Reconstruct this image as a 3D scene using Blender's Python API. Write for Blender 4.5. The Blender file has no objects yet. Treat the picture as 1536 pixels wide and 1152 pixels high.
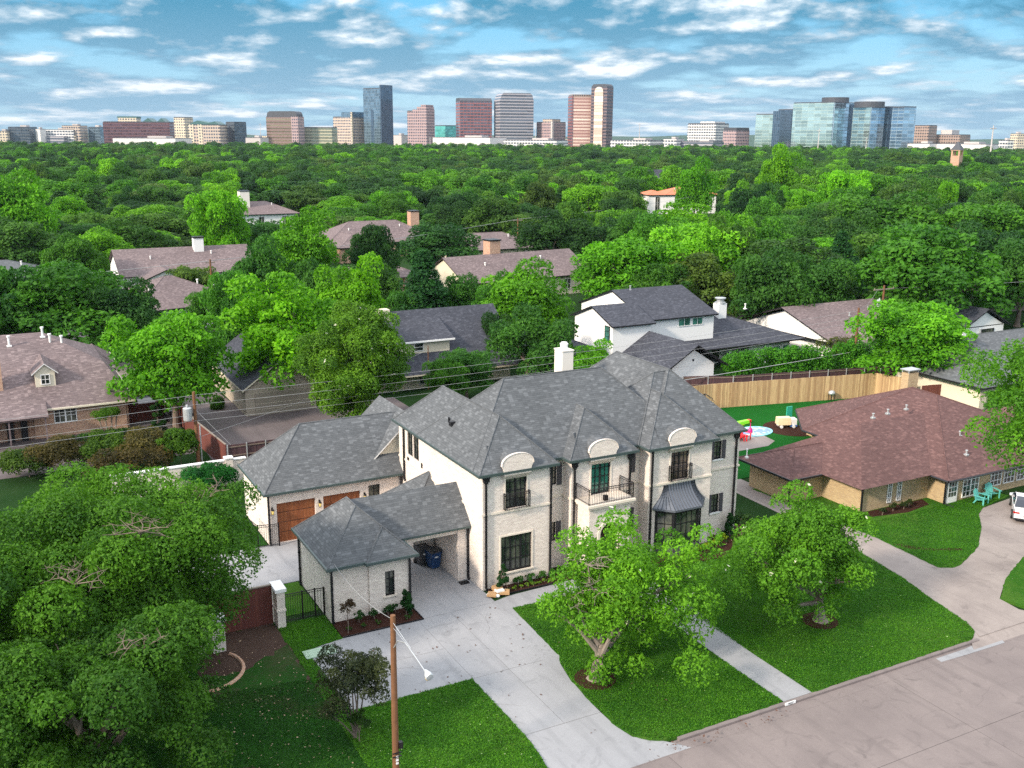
import bpy, math, random
import numpy as np
from mathutils import Vector, Matrix
S=bpy.context.scene; COL=S.collection
random.seed(7); RNG=np.random.default_rng(11)
# ------------------------------------------------------------------ camera (world frame = the white house: x along its front, y to its back)
FPX=1516.; PITCH=math.radians(13.825); ROLL=math.radians(0.336); TH=math.radians(28.05)
def _rz(v):
    c,s=math.cos(-TH),math.sin(-TH); return np.array([v[0]*c-v[1]*s, v[0]*s+v[1]*c, v[2]])
_c,_s=math.cos(PITCH),math.sin(PITCH)
_r=np.array([1.,0,0]); _u=np.array([0,_s,_c])
CR=_rz(math.cos(ROLL)*_r+math.sin(ROLL)*_u); CU=_rz(-math.sin(ROLL)*_r+math.cos(ROLL)*_u); CF=_rz(np.array([0,_c,-_s]))
CP=np.array([-22.431,-45.342,24.0])
def ray(x,y): return CF+CR*(x-768)/FPX-CU*(y-576)/FPX
def un(x,y,z=0.):
    d=ray(x,y); return CP+d*((z-CP[2])/d[2])
def proj(p):
    q=np.array(p,float)-CP; w=q@CF; return 768+FPX*(q@CR)/w, 576-FPX*(q@CU)/w, w
cam=bpy.data.cameras.new('camera'); co=bpy.data.objects.new('camera',cam); COL.objects.link(co)
cam.sensor_fit='HORIZONTAL'; cam.sensor_width=36; cam.lens=FPX/1536*36; cam.clip_start=0.5; cam.clip_end=60000
M=Matrix((CR,CU,-CF)).transposed().to_4x4(); M.translation=Vector(CP); co.matrix_world=M
S.camera=co
# ------------------------------------------------------------------ object helpers
def tag(o,label=None,cat=None,group=None,kind=None):
    if label: o['label']=label
    if cat: o['category']=cat
    if group: o['group']=group
    if kind: o['kind']=kind
    return o
def empty(name,loc,rz=0,label=None,cat=None,group=None):
    o=bpy.data.objects.new(name,None); COL.objects.link(o); o.location=loc; o.rotation_euler=(0,0,rz)
    return tag(o,label,cat,group)
def copy_tree(o,parent=None):
    c=o.copy(); COL.objects.link(c); c.parent=parent
    for ch in list(o.children): copy_tree(ch,c)
    return c
class MB:
    """collects faces and links them as one mesh object, with metric uvs laid along every face"""
    def __init__(s): s.v=[]; s.f=[]
    def poly(s,pts):
        n=len(s.v); s.v+= [tuple(map(float,p)) for p in pts]; s.f.append(tuple(range(n,n+len(pts)))); return s
    def box(s,x0,x1,y0,y1,z0,z1,top=True,bottom=True):
        if x1<x0:x0,x1=x1,x0
        if y1<y0:y0,y1=y1,y0
        n=len(s.v); s.v+=[(x0,y0,z0),(x1,y0,z0),(x1,y1,z0),(x0,y1,z0),(x0,y0,z1),(x1,y0,z1),(x1,y1,z1),(x0,y1,z1)]
        F=[(0,1,5,4),(1,2,6,5),(2,3,7,6),(3,0,4,7)]
        if top:F.append((4,5,6,7))
        if bottom:F.append((3,2,1,0))
        s.f+=[tuple(n+i for i in f) for f in F]; return s
    def prism(s,pts,z0,z1,top=True,bottom=True):
        n=len(pts); a=len(s.v); 
        A=sum(pts[i][0]*pts[(i+1)%n][1]-pts[(i+1)%n][0]*pts[i][1] for i in range(n))
        if A<0: pts=pts[::-1]
        s.v+=[(p[0],p[1],z0) for p in pts]+[(p[0],p[1],z1) for p in pts]
        for i in range(n): j=(i+1)%n; s.f.append((a+i,a+j,a+n+j,a+n+i))
        if top: s.f.append(tuple(a+n+i for i in range(n)))
        if bottom: s.f.append(tuple(a+i for i in reversed(range(n))))
        return s
    def prismy(s,pts,y0,y1):   # outline in x,z swept along y
        n=len(pts); a=len(s.v)
        s.v+=[(p[0],y0,p[1]) for p in pts]+[(p[0],y1,p[1]) for p in pts]
        for i in range(n): j=(i+1)%n; s.f.append((a+i,a+j,a+n+j,a+n+i))
        s.f.append(tuple(a+i for i in range(n))); s.f.append(tuple(a+n+i for i in reversed(range(n)))); return s
    def prismx(s,pts,x0,x1):   # outline in y,z swept along x
        n=len(pts); a=len(s.v)
        s.v+=[(x0,p[0],p[1]) for p in pts]+[(x1,p[0],p[1]) for p in pts]
        for i in range(n): j=(i+1)%n; s.f.append((a+i,a+j,a+n+j,a+n+i))
        s.f.append(tuple(a+i for i in reversed(range(n)))); s.f.append(tuple(a+n+i for i in range(n))); return s
    def tube(s,pts,rad,seg=8,cap=True):
        pts=[Vector(p) for p in pts]; n=len(pts)
        if not hasattr(rad,'__len__'): rad=[rad]*n
        rings=[]
        for i,p in enumerate(pts):
            d=(pts[min(i+1,n-1)]-pts[max(i-1,0)]).normalized()
            a=d.orthogonal().normalized() if abs(d.z)>.9 else d.cross(Vector((0,0,1))).normalized()
            b=d.cross(a); r=[]
            for k in range(seg):
                t=2*math.pi*k/seg; q=p+(a*math.cos(t)+b*math.sin(t))*rad[i]; r.append(len(s.v)); s.v.append(tuple(q))
            rings.append(r)
        for r0,r1 in zip(rings,rings[1:]):
            for k in range(seg): s.f.append((r0[k],r0[(k+1)%seg],r1[(k+1)%seg],r1[k]))
        if cap: s.f.append(tuple(reversed(rings[0]))); s.f.append(tuple(rings[-1]))
        return s
    def lathe(s,c,prof,seg=16):
        return s.tube([(c[0],c[1],c[2]+h) for r,h in prof],[max(r,.001) for r,h in prof],seg)
    def blob(s,c,r,seg=12,rings=8):
        pts=[];rad=[]
        for i in range(rings+1):
            t=math.pi*i/rings; pts.append((c[0],c[1],c[2]-r[2]*math.cos(t))); rad.append(max(.001,math.sin(t)))
        base=len(s.v); s.tube(pts,rad,seg)
        for i in range(base,len(s.v)):
            x,y,z=s.v[i]; s.v[i]=(c[0]+(x-c[0])*r[0],c[1]+(y-c[1])*r[1],z)
        return s
    def build(s,name,mat,parent=None,smooth=False,loc=None,bevel=0):
        me=bpy.data.meshes.new(name); me.from_pydata(s.v,[],s.f); me.update()
        uv=me.uv_layers.new(name='UVMap'); 
        co_=np.array(s.v)
        uvs=np.zeros((len(me.loops),2))
        for p in me.polygons:
            n=p.normal; nz=n.z
            if abs(nz)>.98: t=np.array([1.,0,0]); b=np.array([0,1.,0])
            else:
                t=np.array([-n.y,n.x,0]); t/=np.linalg.norm(t); b=np.cross(np.array(n),t)
            for li in p.loop_indices:
                q=co_[me.loops[li].vertex_index]; uvs[li]=(q@t,q@b)
        uv.data.foreach_set('uv',uvs.ravel())
        me.materials.append(mat)
        if smooth: me.polygons.foreach_set('use_smooth',[True]*len(me.polygons))
        o=bpy.data.objects.new(name,me); COL.objects.link(o)
        if parent: o.parent=parent
        if loc is not None: o.location=loc
        if bevel:
            m=o.modifiers.new('b','BEVEL'); m.width=bevel; m.segments=3; m.limit_method='ANGLE'
        return o
# ------------------------------------------------------------------ materials
def newmat(name):
    m=bpy.data.materials.new(name); m.use_nodes=True; nt=m.node_tree; b=nt.nodes['Principled BSDF']; return m,nt,b
def N(nt,t,**k):
    n=nt.nodes.new('ShaderNode'+t)
    for a,v in k.items():
        if a in n.inputs: n.inputs[a].default_value=v
        else: setattr(n,a,v)
    return n
def sock(v): return v
def lk(nt,a,b): nt.links.new(a,b)
def mixc(nt,f,a,b,mode='MIX'):
    n=nt.nodes.new('ShaderNodeMix'); n.data_type='RGBA'; n.blend_type=mode
    for i,v in ((0,f),(6,a),(7,b)):
        if isinstance(v,bpy.types.NodeSocket): lk(nt,v,n.inputs[i])
        else: n.inputs[i].default_value=(v if i==0 else (*v,1) if len(v)==3 else v)
    return n.outputs[2]
def ramp(nt,src,stops,interp='LINEAR'):
    n=nt.nodes.new('ShaderNodeValToRGB'); n.color_ramp.interpolation=interp
    e=n.color_ramp.elements
    while len(e)<len(stops): e.new(.5)
    for i,(p,c) in enumerate(stops): e[i].position=p; e[i].color=(*c,1) if hasattr(c,'__len__') else (c,c,c,1)
    lk(nt,src,n.inputs[0]); return n.outputs[0]
def noise(nt,scale,detail=4,vec=None,rough=.55,coord='Object',dist=0):
    n=N(nt,'TexNoise'); n.inputs['Scale'].default_value=scale; n.inputs['Detail'].default_value=detail; n.inputs['Roughness'].default_value=rough; n.inputs['Distortion'].default_value=dist
    if vec is None:
        tc=N(nt,'TexCoord'); vec=tc.outputs[coord]
    lk(nt,vec,n.inputs['Vector']); return n.outputs['Fac']
def mapped(nt,scale,coord='UV',rot=(0,0,0)):
    tc=N(nt,'TexCoord'); mp=N(nt,'Mapping'); mp.inputs['Scale'].default_value=scale; mp.inputs['Rotation'].default_value=rot
    lk(nt,tc.outputs[coord],mp.inputs[0]); return mp.outputs[0]
def bump(nt,b,h,strength=.3,dist=.02):
    n=N(nt,'Bump'); n.inputs['Strength'].default_value=strength; n.inputs['Distance'].default_value=dist
    lk(nt,h,n.inputs['Height']); lk(nt,n.outputs[0],b.inputs['Normal'])
def plain(name,col,rough=.6,metal=0,var=.12,nscale=3,spec=.4):
    m,nt,b=newmat(name); f=noise(nt,nscale)
    lo=tuple(max(0,c*(1-var)) for c in col); hi=tuple(c*(1+var) for c in col)
    lk(nt,mixc(nt,f,lo,hi),b.inputs['Base Color']); b.inputs['Roughness'].default_value=rough; b.inputs['Metallic'].default_value=metal
    b.inputs['Specular IOR Level'].default_value=spec
    return m
def brick_mat(name,c1,c2,mortar,blot,bh=.08,bw=.22,blotc=(.5,.45,.42),blotf=.5,msize=.012):
    m,nt,b=newmat(name); tc=N(nt,'TexCoord'); uv=tc.outputs['UV']
    br=N(nt,'TexBrick'); br.inputs['Scale'].default_value=1; br.inputs['Brick Width'].default_value=bw; br.inputs['Row Height'].default_value=bh
    br.inputs['Mortar Size'].default_value=msize; br.inputs['Mortar Smooth'].default_value=.3; br.inputs['Bias'].default_value=0
    br.inputs['Color1'].default_value=(*c1,1); br.inputs['Color2'].default_value=(*c2,1); br.inputs['Mortar'].default_value=(*mortar,1)
    lk(nt,uv,br.inputs['Vector'])
    mp=mapped(nt,(1.2,4.5,1)); n1=noise(nt,1.6,6,mp,.7)
    f=ramp(nt,n1,[(.42,0),(.68,1)])
    mm=N(nt,'Math',operation='MULTIPLY'); lk(nt,f,mm.inputs[0]); mm.inputs[1].default_value=blotf
    c=mixc(nt,mm.outputs[0],br.outputs['Color'],blotc)
    n2=noise(nt,.35,4); c=mixc(nt,ramp(nt,n2,[(.3,.0),(.75,.35)]),c,blot,'MULTIPLY')
    lk(nt,c,b.inputs['Base Color']); b.inputs['Roughness'].default_value=.85
    inv=N(nt,'Math',operation='SUBTRACT'); inv.inputs[0].default_value=1; lk(nt,br.outputs['Fac'],inv.inputs[1])
    ad=N(nt,'Math',operation='ADD'); lk(nt,inv.outputs[0],ad.inputs[0]); lk(nt,n1,ad.inputs[1]); bump(nt,b,ad.outputs[0],.5,.015)
    return m
def shingle_mat(name,c1,c2,c3,row=.13,tab=.26):
    m,nt,b=newmat(name); tc=N(nt,'TexCoord'); uv=tc.outputs['UV']
    def br(w,h,a,bb,off):
        n=N(nt,'TexBrick'); n.inputs['Scale'].default_value=1; n.inputs['Brick Width'].default_value=w; n.inputs['Row Height'].default_value=h
        n.inputs['Mortar Size'].default_value=.008; n.inputs['Mortar Smooth'].default_value=.5; n.offset=off
        n.inputs['Color1'].default_value=(*a,1); n.inputs['Color2'].default_value=(*bb,1); n.inputs['Mortar'].default_value=tuple(x*.55 for x in a)+(1,)
        lk(nt,uv,n.inputs['Vector']); return n
    a=br(tab,row,c1,c2,.37); b2=br(tab*1.7,row,c2,c3,.61)
    mp=mapped(nt,(2.2,5,1)); n1=noise(nt,2.6,3,mp)
    c=mixc(nt,ramp(nt,n1,[(.3,0),(.7,1)]),a.outputs['Color'],b2.outputs['Color'])
    # scattered pale and dark tabs
    mp2=mapped(nt,(1/tab,1/row,1)); wn=N(nt,'TexWhiteNoise'); wn.noise_dimensions='2D'
    sn=N(nt,'VectorMath',operation='FLOOR'); lk(nt,mp2,sn.inputs[0]); lk(nt,sn.outputs[0],wn.inputs['Vector'])
    c=mixc(nt,ramp(nt,wn.outputs['Value'],[(.80,0),(.9,.38)]),c,tuple(min(1,x*1.55) for x in c3))
    c=mixc(nt,ramp(nt,wn.outputs['Value'],[(.14,.3),(.22,0)]),c,tuple(x*.6 for x in c1))
    n2=noise(nt,.25,5); c=mixc(nt,ramp(nt,n2,[(.25,.35),(.7,0)]),c,tuple(x*.6 for x in c1))
    lk(nt,c,b.inputs['Base Color']); b.inputs['Roughness'].default_value=.88; b.inputs['Specular IOR Level'].default_value=.25
    sp=N(nt,'SeparateXYZ'); lk(nt,uv,sp.inputs[0]); md=N(nt,'Math',operation='FRACT'); mu=N(nt,'Math',operation='MULTIPLY'); mu.inputs[1].default_value=1/row
    lk(nt,sp.outputs['Y'],mu.inputs[0]); lk(nt,mu.outputs[0],md.inputs[0]); 
    sub=N(nt,'Math',operation='SUBTRACT'); lk(nt,wn.outputs['Value'],sub.inputs[0]); lk(nt,md.outputs[0],sub.inputs[1])
    bump(nt,b,sub.outputs[0],.35,.012)
    return m
def concrete_mat(name,col,stain,joint=None,var=.15):
    m,nt,b=newmat(name); n1=noise(nt,.35,6,rough=.6); n2=noise(nt,9,4,rough=.7); n3=noise(nt,60,2)
    c=mixc(nt,ramp(nt,n1,[(.35,0),(.7,1)]),col,stain)
    c=mixc(nt,ramp(nt,n2,[(.3,.3),(.7,0)]),c,tuple(x*.75 for x in stain))
    c=mixc(nt,ramp(nt,n3,[(.3,.25),(.75,0)]),c,tuple(x*.6 for x in col))
    n4=noise(nt,.9,3,dist=1.5); c=mixc(nt,ramp(nt,n4,[(.58,0),(.72,.45)]),c,tuple(x*.6 for x in stain))
    n6=noise(nt,1.1,5,mapped(nt,(1.6,.16,1),'Object'),.6); c=mixc(nt,ramp(nt,n6,[(.5,0),(.68,.4)]),c,tuple(x*.68 for x in stain))
    n9=noise(nt,.8,2,dist=.4); c=mixc(nt,ramp(nt,n9,[(.70,0),(.76,.5)]),c,tuple(x*.5 for x in stain))
    lk(nt,c,b.inputs['Base Color']); b.inputs['Roughness'].default_value=.85; bump(nt,b,n2,.25,.01); return m
def grass_mat(name,c1,c2,dry,dryf=.3,bare=None):
    m,nt,b=newmat(name); n1=noise(nt,.5,5); n2=noise(nt,9,8,rough=.85); mp=mapped(nt,(1,3.5,1),'Object',(0,0,.5)); n3=noise(nt,3.2,5,mp,.7)
    c=mixc(nt,ramp(nt,n2,[(.3,0),(.7,1)]),c1,c2)
    c=mixc(nt,ramp(nt,n3,[(.5,0),(.75,dryf)]),c,dry)
    c=mixc(nt,ramp(nt,n1,[(.3,.35),(.6,0)]),c,tuple(x*.6 for x in c1))
    n7=noise(nt,.22,6,rough=.7,dist=.8); c=mixc(nt,ramp(nt,n7,[(.48,0),(.72,dryf*.8)]),c,dry)
    n8=noise(nt,1.3,7,rough=.8); c=mixc(nt,ramp(nt,n8,[(.55,0),(.8,dryf*.7)]),c,tuple(min(1,x*1.2) for x in dry))
    if bare:
        n4=noise(nt,.33,4,dist=.6); c=mixc(nt,ramp(nt,n4,[(.56,0),(.66,.8)]),c,bare)
    n5=noise(nt,45,2); c=mixc(nt,ramp(nt,n5,[(.3,.5),(.7,0)]),c,tuple(x*.45 for x in c1))
    lk(nt,c,b.inputs['Base Color']); b.inputs['Roughness'].default_value=.95; b.inputs['Specular IOR Level'].default_value=.05
    bump(nt,b,n2,.9,.09); return m
def wood_mat(name,c1,c2,board=.14,vert=True):
    m,nt,b=newmat(name); mp=mapped(nt,(1/board,.25,1) if vert else (.25,1/board,1))
    wn=N(nt,'TexWhiteNoise'); wn.noise_dimensions='1D'; sp=N(nt,'SeparateXYZ'); lk(nt,mp,sp.inputs[0]); fl=N(nt,'Math',operation='FLOOR'); lk(nt,sp.outputs[0 if vert else 1],fl.inputs[0]); lk(nt,fl.outputs[0],wn.inputs['W'])
    c=mixc(nt,wn.outputs['Value'],c1,c2)
    mp2=mapped(nt,(8,.6,1) if vert else (.6,8,1)); n1=noise(nt,2,5,mp2); c=mixc(nt,ramp(nt,n1,[(.4,0),(.7,.5)]),c,tuple(x*.55 for x in c1))
    fr=N(nt,'Math',operation='FRACT'); lk(nt,sp.outputs[0 if vert else 1],fr.inputs[0])
    c=mixc(nt,ramp(nt,fr.outputs[0],[(.0,.8),(.1,0)]),c,tuple(x*.2 for x in c1))
    lk(nt,c,b.inputs['Base Color']); b.inputs['Roughness'].default_value=.75; bump(nt,b,fr.outputs[0],.2,.01); return m
def glass_mat(name,col=(.02,.03,.03),rough=.04,metal=0.,curtain=None):
    m,nt,b=newmat(name); n=noise(nt,.8,2); 
    c=col if not curtain else None
    if curtain:
        n2=noise(nt,1.1,3,mapped(nt,(1,.8,1))); lk(nt,mixc(nt,ramp(nt,n2,[(.45,0),(.6,1)]),col,curtain),b.inputs['Base Color'])  # curtain tone, also painting interior and reflections into the pane colour
    else: b.inputs['Base Color'].default_value=(*col,1)
    b.inputs['Roughness'].default_value=rough; b.inputs['Metallic'].default_value=metal; b.inputs['Specular IOR Level'].default_value=.8
    bump(nt,b,n,.08,.02); return m
def leaf_mat(name,palette,trans=.3,stuff=False,spots=None):
    m,nt,b=newmat(name); oi=N(nt,'ObjectInfo'); at=N(nt,'Attribute'); at.attribute_name='tint'
    if stuff: base=ramp(nt,oi.outputs['Random'],palette,'LINEAR')
    else: base=oi.outputs['Color']
    dark=mixc(nt,1.0,base,(.40,.52,.55),'MULTIPLY'); lite=mixc(nt,1.0,base,(1.75,1.6,.8),'MULTIPLY')
    c=mixc(nt,at.outputs['Fac'],dark,lite)
    if spots:
        c=mixc(nt,ramp(nt,at.outputs['Fac'],[(.985,0),(.99,1)],'CONSTANT'),c,spots)
    out=nt.nodes['Material Output']; lk(nt,c,b.inputs['Base Color']); b.inputs['Roughness'].default_value=.6; b.inputs['Specular IOR Level'].default_value=.16
    tr=N(nt,'BsdfTranslucent'); ct=mixc(nt,1.0,c,(1.1,1.25,.5),'MULTIPLY'); lk(nt,ct,tr.inputs['Color'])
    ms=N(nt,'MixShader'); ms.inputs[0].default_value=trans; lk(nt,b.outputs[0],ms.inputs[1]); lk(nt,tr.outputs[0],ms.inputs[2]); lk(nt,ms.outputs[0],out.inputs['Surface'])
    return m
MAT={}
MAT['brick']=brick_mat('painted_brick',(.85,.775,.705),(.69,.615,.56),(.73,.655,.60),(.88,.84,.8),blotc=(.46,.39,.37),blotf=.42)
MAT['stone']=plain('cast_stone',(.72,.64,.55),.8,var=.08)
MAT['stucco']=plain('stucco',(.72,.68,.62),.9,var=.05)
MAT['shingle']=shingle_mat('grey_shingle',(.082,.090,.099),(.107,.116,.127),(.145,.155,.167))
MAT['shingle_brown']=shingle_mat('brown_shingle',(.090,.047,.046),(.122,.065,.062),(.158,.09,.083))
MAT['shingle_mauve']=shingle_mat('mauve_shingle',(.11,.085,.09),(.17,.13,.135),(.24,.19,.19))
MAT['shingle_dark']=shingle_mat('charcoal_shingle',(.032,.035,.048),(.052,.057,.075),(.08,.085,.105))
MAT['gutter']=plain('gutter_metal',(.07,.10,.10),.4,.3,.1)
MAT['dark']=plain('dark_bronze',(.022,.022,.026),.4,.4,.1)
MAT['shutter']=plain('shutter_paint',(.07,.065,.075),.6)
MAT['seam']=plain('standing_seam_metal',(.12,.135,.165),.45,.25,.08)
MAT['glass']=glass_mat('window_glass',(.02,.028,.025),curtain=(.11,.115,.09))
MAT['garage']=wood_mat('stained_wood',(.22,.065,.02),(.29,.095,.03),.2)
MAT['fence_dark']=wood_mat('stained_fence',(.11,.028,.022),(.17,.05,.035),.14)
MAT['fence_plum']=wood_mat('plum_fence',(.05,.025,.03),(.085,.04,.045),.15)
MAT['fence_new']=wood_mat('cedar_fence',(.36,.22,.11),(.62,.44,.23),.14)
MAT['white']=plain('white_paint',(.78,.78,.78),.6,var=.04)
MAT['cream']=plain('cream_paint',(.66,.6,.48),.7,var=.05)
MAT['tan']=wood_mat('tan_siding',(.42,.36,.29),(.46,.4,.32),.3,False)
MAT['brick_red']=brick_mat('orange_brick',(.42,.2,.12),(.6,.36,.22),(.5,.42,.36),(.85,.8,.8),blotc=(.25,.12,.08),blotf=.3)
MAT['brick_tan']=brick_mat('tan_brick',(.5,.36,.18),(.36,.24,.12),(.4,.34,.26),(.85,.8,.8),blotc=(.62,.5,.3),blotf=.3)
MAT['concrete']=concrete_mat('driveway_concrete',(.335,.34,.36),(.262,.268,.288))
MAT['concrete_warm']=concrete_mat('old_concrete',(.33,.285,.265),(.225,.19,.18))
MAT['street']=concrete_mat('street_concrete',(.232,.195,.188),(.17,.142,.14))
MAT['alley']=concrete_mat('alley_concrete',(.15,.122,.127),(.105,.085,.09))
MAT['lawn']=grass_mat('lawn',(.022,.105,.009),(.052,.185,.015),(.15,.25,.045),.75)
MAT['lawn_dark']=grass_mat('old_lawn',(.014,.075,.010),(.034,.13,.018),(.05,.10,.03),.25)  # darker green grass for the left neighbour's lawn and the back yard
MAT['turf']=grass_mat('artificial_turf',(.008,.10,.012),(.015,.14,.02),(.02,.16,.03),.1)
MAT['earth']=grass_mat('bare_earth',(.07,.045,.038),(.12,.08,.065),(.2,.14,.1),.3)
MAT['ground']=grass_mat('ground_cover',(.012,.04,.010),(.025,.07,.016),(.06,.09,.035),.4)
MAT['mulch']=grass_mat('mulch',(.04,.018,.014),(.085,.04,.03),(.12,.07,.05),.2)
MAT['patchy']=grass_mat('patchy_yard',(.014,.07,.010),(.03,.11,.016),(.09,.06,.048),.95,bare=(.085,.055,.045))
MAT['bark']=plain('bark',(.17,.13,.105),.9,var=.4,nscale=6)
MAT['bark_pale']=plain('pale_bark',(.22,.185,.155),.9,var=.35,nscale=5)
MAT['polewood']=plain('pole_wood',(.16,.075,.035),.85,var=.4,nscale=4)
MAT['iron']=plain('black_iron',(.015,.012,.014),.5,.3)
MAT['gold']=plain('lamp_glass',(.8,.62,.2),.3)
MAT['bin_blue']=plain('blue_plastic',(.015,.05,.14),.45,var=.1)
MAT['bin_grey']=plain('grey_plastic',(.05,.05,.055),.5)
MAT['teal']=plain('teal_paint',(.10,.42,.38),.5)
MAT['red']=plain('red_plastic',(.75,.03,.04),.4)
MAT['card']=plain('cardboard',(.42,.26,.13),.9)
MAT['rubber']=plain('rubber',(.02,.02,.02),.8)
MAT['carpaint']=plain('white_car_paint',(.8,.81,.83),.15,0,.02,spec=.8)
MAT['carglass']=glass_mat('car_glass',(.01,.015,.03))
MAT['wire']=plain('wire_metal',(.32,.33,.34),.5,.2)
MAT['galv']=plain('galvanised_metal',(.5,.52,.54),.4,.5)
LEAFY=leaf_mat('foliage',None,.38); LEAF_FLOWER=leaf_mat('flowering_foliage',None,.32,spots=(.85,.82,.68))
FOREST=[(0,(.024,.078,.034)),(.2,(.038,.108,.036)),(.4,(.048,.15,.030)),(.55,(.072,.135,.045)),(.7,(.062,.20,.028)),(.82,(.11,.30,.022)),(.92,(.15,.38,.022)),(1,(.038,.10,.04))]
LEAF_WOOD=leaf_mat('woodland_foliage',FOREST,.3,True)
# ------------------------------------------------------------------ foliage
def unit(n,rng):
    v=rng.normal(size=(n,3)); return v/np.linalg.norm(v,axis=1)[:,None]
def leaf_mesh(name,C,ND,size,tint,rng,aspect=.55,mat=None):
    n=len(C); r=unit(n,rng); a=np.cross(ND,r); a/=np.linalg.norm(a,axis=1)[:,None]+1e-9; b=np.cross(ND,a)
    s=size*(rng.uniform(.6,1.3,n)*np.where(tint>.985,1.7,1))[:,None]
    a=a*s*.5; b=b*s*.5*aspect
    V=np.stack([C-a-b*.35,C-a*.1+b*-1,C+a,C-a*.1+b],1).reshape(-1,3)
    V[0::4]=C-a; 
    me=bpy.data.meshes.new(name)
    me.vertices.add(4*n); me.vertices.foreach_set('co',V.astype(np.float32).ravel())
    me.loops.add(4*n); me.loops.foreach_set('vertex_index',np.arange(4*n,dtype=np.int32))
    me.polygons.add(n); me.polygons.foreach_set('loop_start',np.arange(0,4*n,4,dtype=np.int32)); 
    try: me.polygons.foreach_set('loop_total',np.full(n,4,dtype=np.int32))
    except Exception: pass
    me.update(calc_edges=True)
    at=me.attributes.new('tint','FLOAT','FACE'); at.data.foreach_set('value',np.clip(tint,0,1).astype(np.float32))
    me.materials.append(mat or LEAFY); return me
def crown(name,R3,nclump,nleaf,size,shape='round',seed=0,mat=None,gap=.0,flowers=0,crat=.3,base=-.35,flat=.28,lumpy=.12):
    """leaf clumps spread through an uneven crown about its centre; R3 = radii"""
    rng=np.random.default_rng(seed); R3=np.array(R3,float)
    d=unit(nclump,rng); d[:,2]=np.where(d[:,2]<base,-d[:,2]*.6,d[:,2])
    rr=rng.uniform(.45,.86,nclump)
    if shape=='cone':
        h=rng.uniform(-1,1,nclump); k=np.clip((1-h)/2,0,1)**.8; ang=rng.uniform(0,2*math.pi,nclump); q=rng.uniform(.35,.85,nclump)
        cc=np.stack([np.cos(ang)*q*k,np.sin(ang)*q*k,h*.92],1)
    elif shape=='column':
        h=rng.uniform(-1,1,nclump); ang=rng.uniform(0,2*math.pi,nclump); k=np.where(h>.3,1-(h-.3)/1.1,1); q=rng.uniform(.3,.7,nclump)
        cc=np.stack([np.cos(ang)*q*k,np.sin(ang)*q*k,h*.9],1)
    else:
        lump=1+lumpy*np.sin(d[:,0]*5+seed)*np.cos(d[:,1]*4+seed*2)+rng.uniform(-lumpy,lumpy,nclump)
        cc=d*rr[:,None]*lump[:,None]
    cc=cc*R3; cr=rng.uniform(.65,1.35,nclump)*crat*R3[:2].mean()
    if shape in('cone',): cr*=np.clip(.45+.55*(1-cc[:,2]/R3[2])/1.4,.3,1)
    ct=rng.uniform(0,1,nclump)
    w=cr**2; w/=w.sum(); idx=rng.choice(nclump,nleaf,p=w)
    u=unit(nleaf,rng); u[:,2]=np.where((u[:,2]<-.25)&(rng.random(nleaf)<.7),-u[:,2],u[:,2])
    # ragged clump surface
    rad=rng.uniform(.55,1.0,nleaf)**.5*(1+.16*np.sin(u[:,0]*7+ct[idx]*30)*np.cos(u[:,1]*6+ct[idx]*17))
    P=cc[idx]+u*(cr[idx]*rad)[:,None]*np.array([1,1,.8])
    nd=u*.6+unit(nleaf,rng)*.75+np.array([0,0,flat]); nd/=np.linalg.norm(nd,axis=1)[:,None]
    tint=ct[idx]*.55+rng.uniform(0,.42,nleaf)
    tint=np.clip(tint,0,.97)
    if flowers: tint[rng.choice(nleaf,flowers,replace=False)]=1.0
    me=leaf_mesh(name,P,nd,size,tint,rng,mat=mat)
    if flowers:
        pass
    return me,cc,cr
def trunk_mesh(name,h,r,cc,nb=7,seed=0,lean=(0,0),mat=None,z0=0,bare=0,flare=1.6):
    rng=random.Random(seed); m=MB()
    top=Vector((lean[0],lean[1],h)); base=Vector((0,0,0))
    pts=[base,base.lerp(top,.12)+Vector((0,0,0)),base.lerp(top,.5)+Vector((rng.uniform(-.1,.1)*h*.2,rng.uniform(-.1,.1)*h*.2,0)),top]
    m.tube(pts,[r*flare,r*1.05,r*.85,r*.6],10)
    if len(cc):
        pick=[cc[i] for i in range(0,len(cc),max(1,len(cc)//nb))][:nb]
        for q in pick:
            q=Vector(q); s=base.lerp(top,rng.uniform(.55,1)); mid=s.lerp(q,.5)+Vector((rng.uniform(-1,1),rng.uniform(-1,1),rng.uniform(-.2,.8)))*(q-s).length*.12
            m.tube([s,mid,s.lerp(q,.86)],[r*.5,r*.3,r*.08],6)
            for k in range(3):
                e=mid.lerp(q,.6)+Vector((rng.uniform(-1,1),rng.uniform(-1,1),rng.uniform(-.3,1)))*min(.7,(q-s).length*.2)
                m.tube([mid.lerp(q,rng.uniform(0,.5)),e],[r*.18,r*.05],5,False)
    return m
def twigs(m,p,n,L,r,rng,up=.4,depth=2):
    for k in range(n):
        d=Vector((rng.gauss(0,1),rng.gauss(0,1),rng.gauss(up,.6))).normalized(); q=Vector(p)+d*L*rng.uniform(.5,1)
        mid=Vector(p).lerp(q,.5)+Vector((rng.uniform(-1,1),rng.uniform(-1,1),rng.uniform(-1,1)))*L*.12
        m.tube([p,mid,q],[r,r*.7,r*.35],4,False)
        if depth: twigs(m,mid.lerp(q,.4),2,L*.6,r*.6,rng,up,depth-1)
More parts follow.
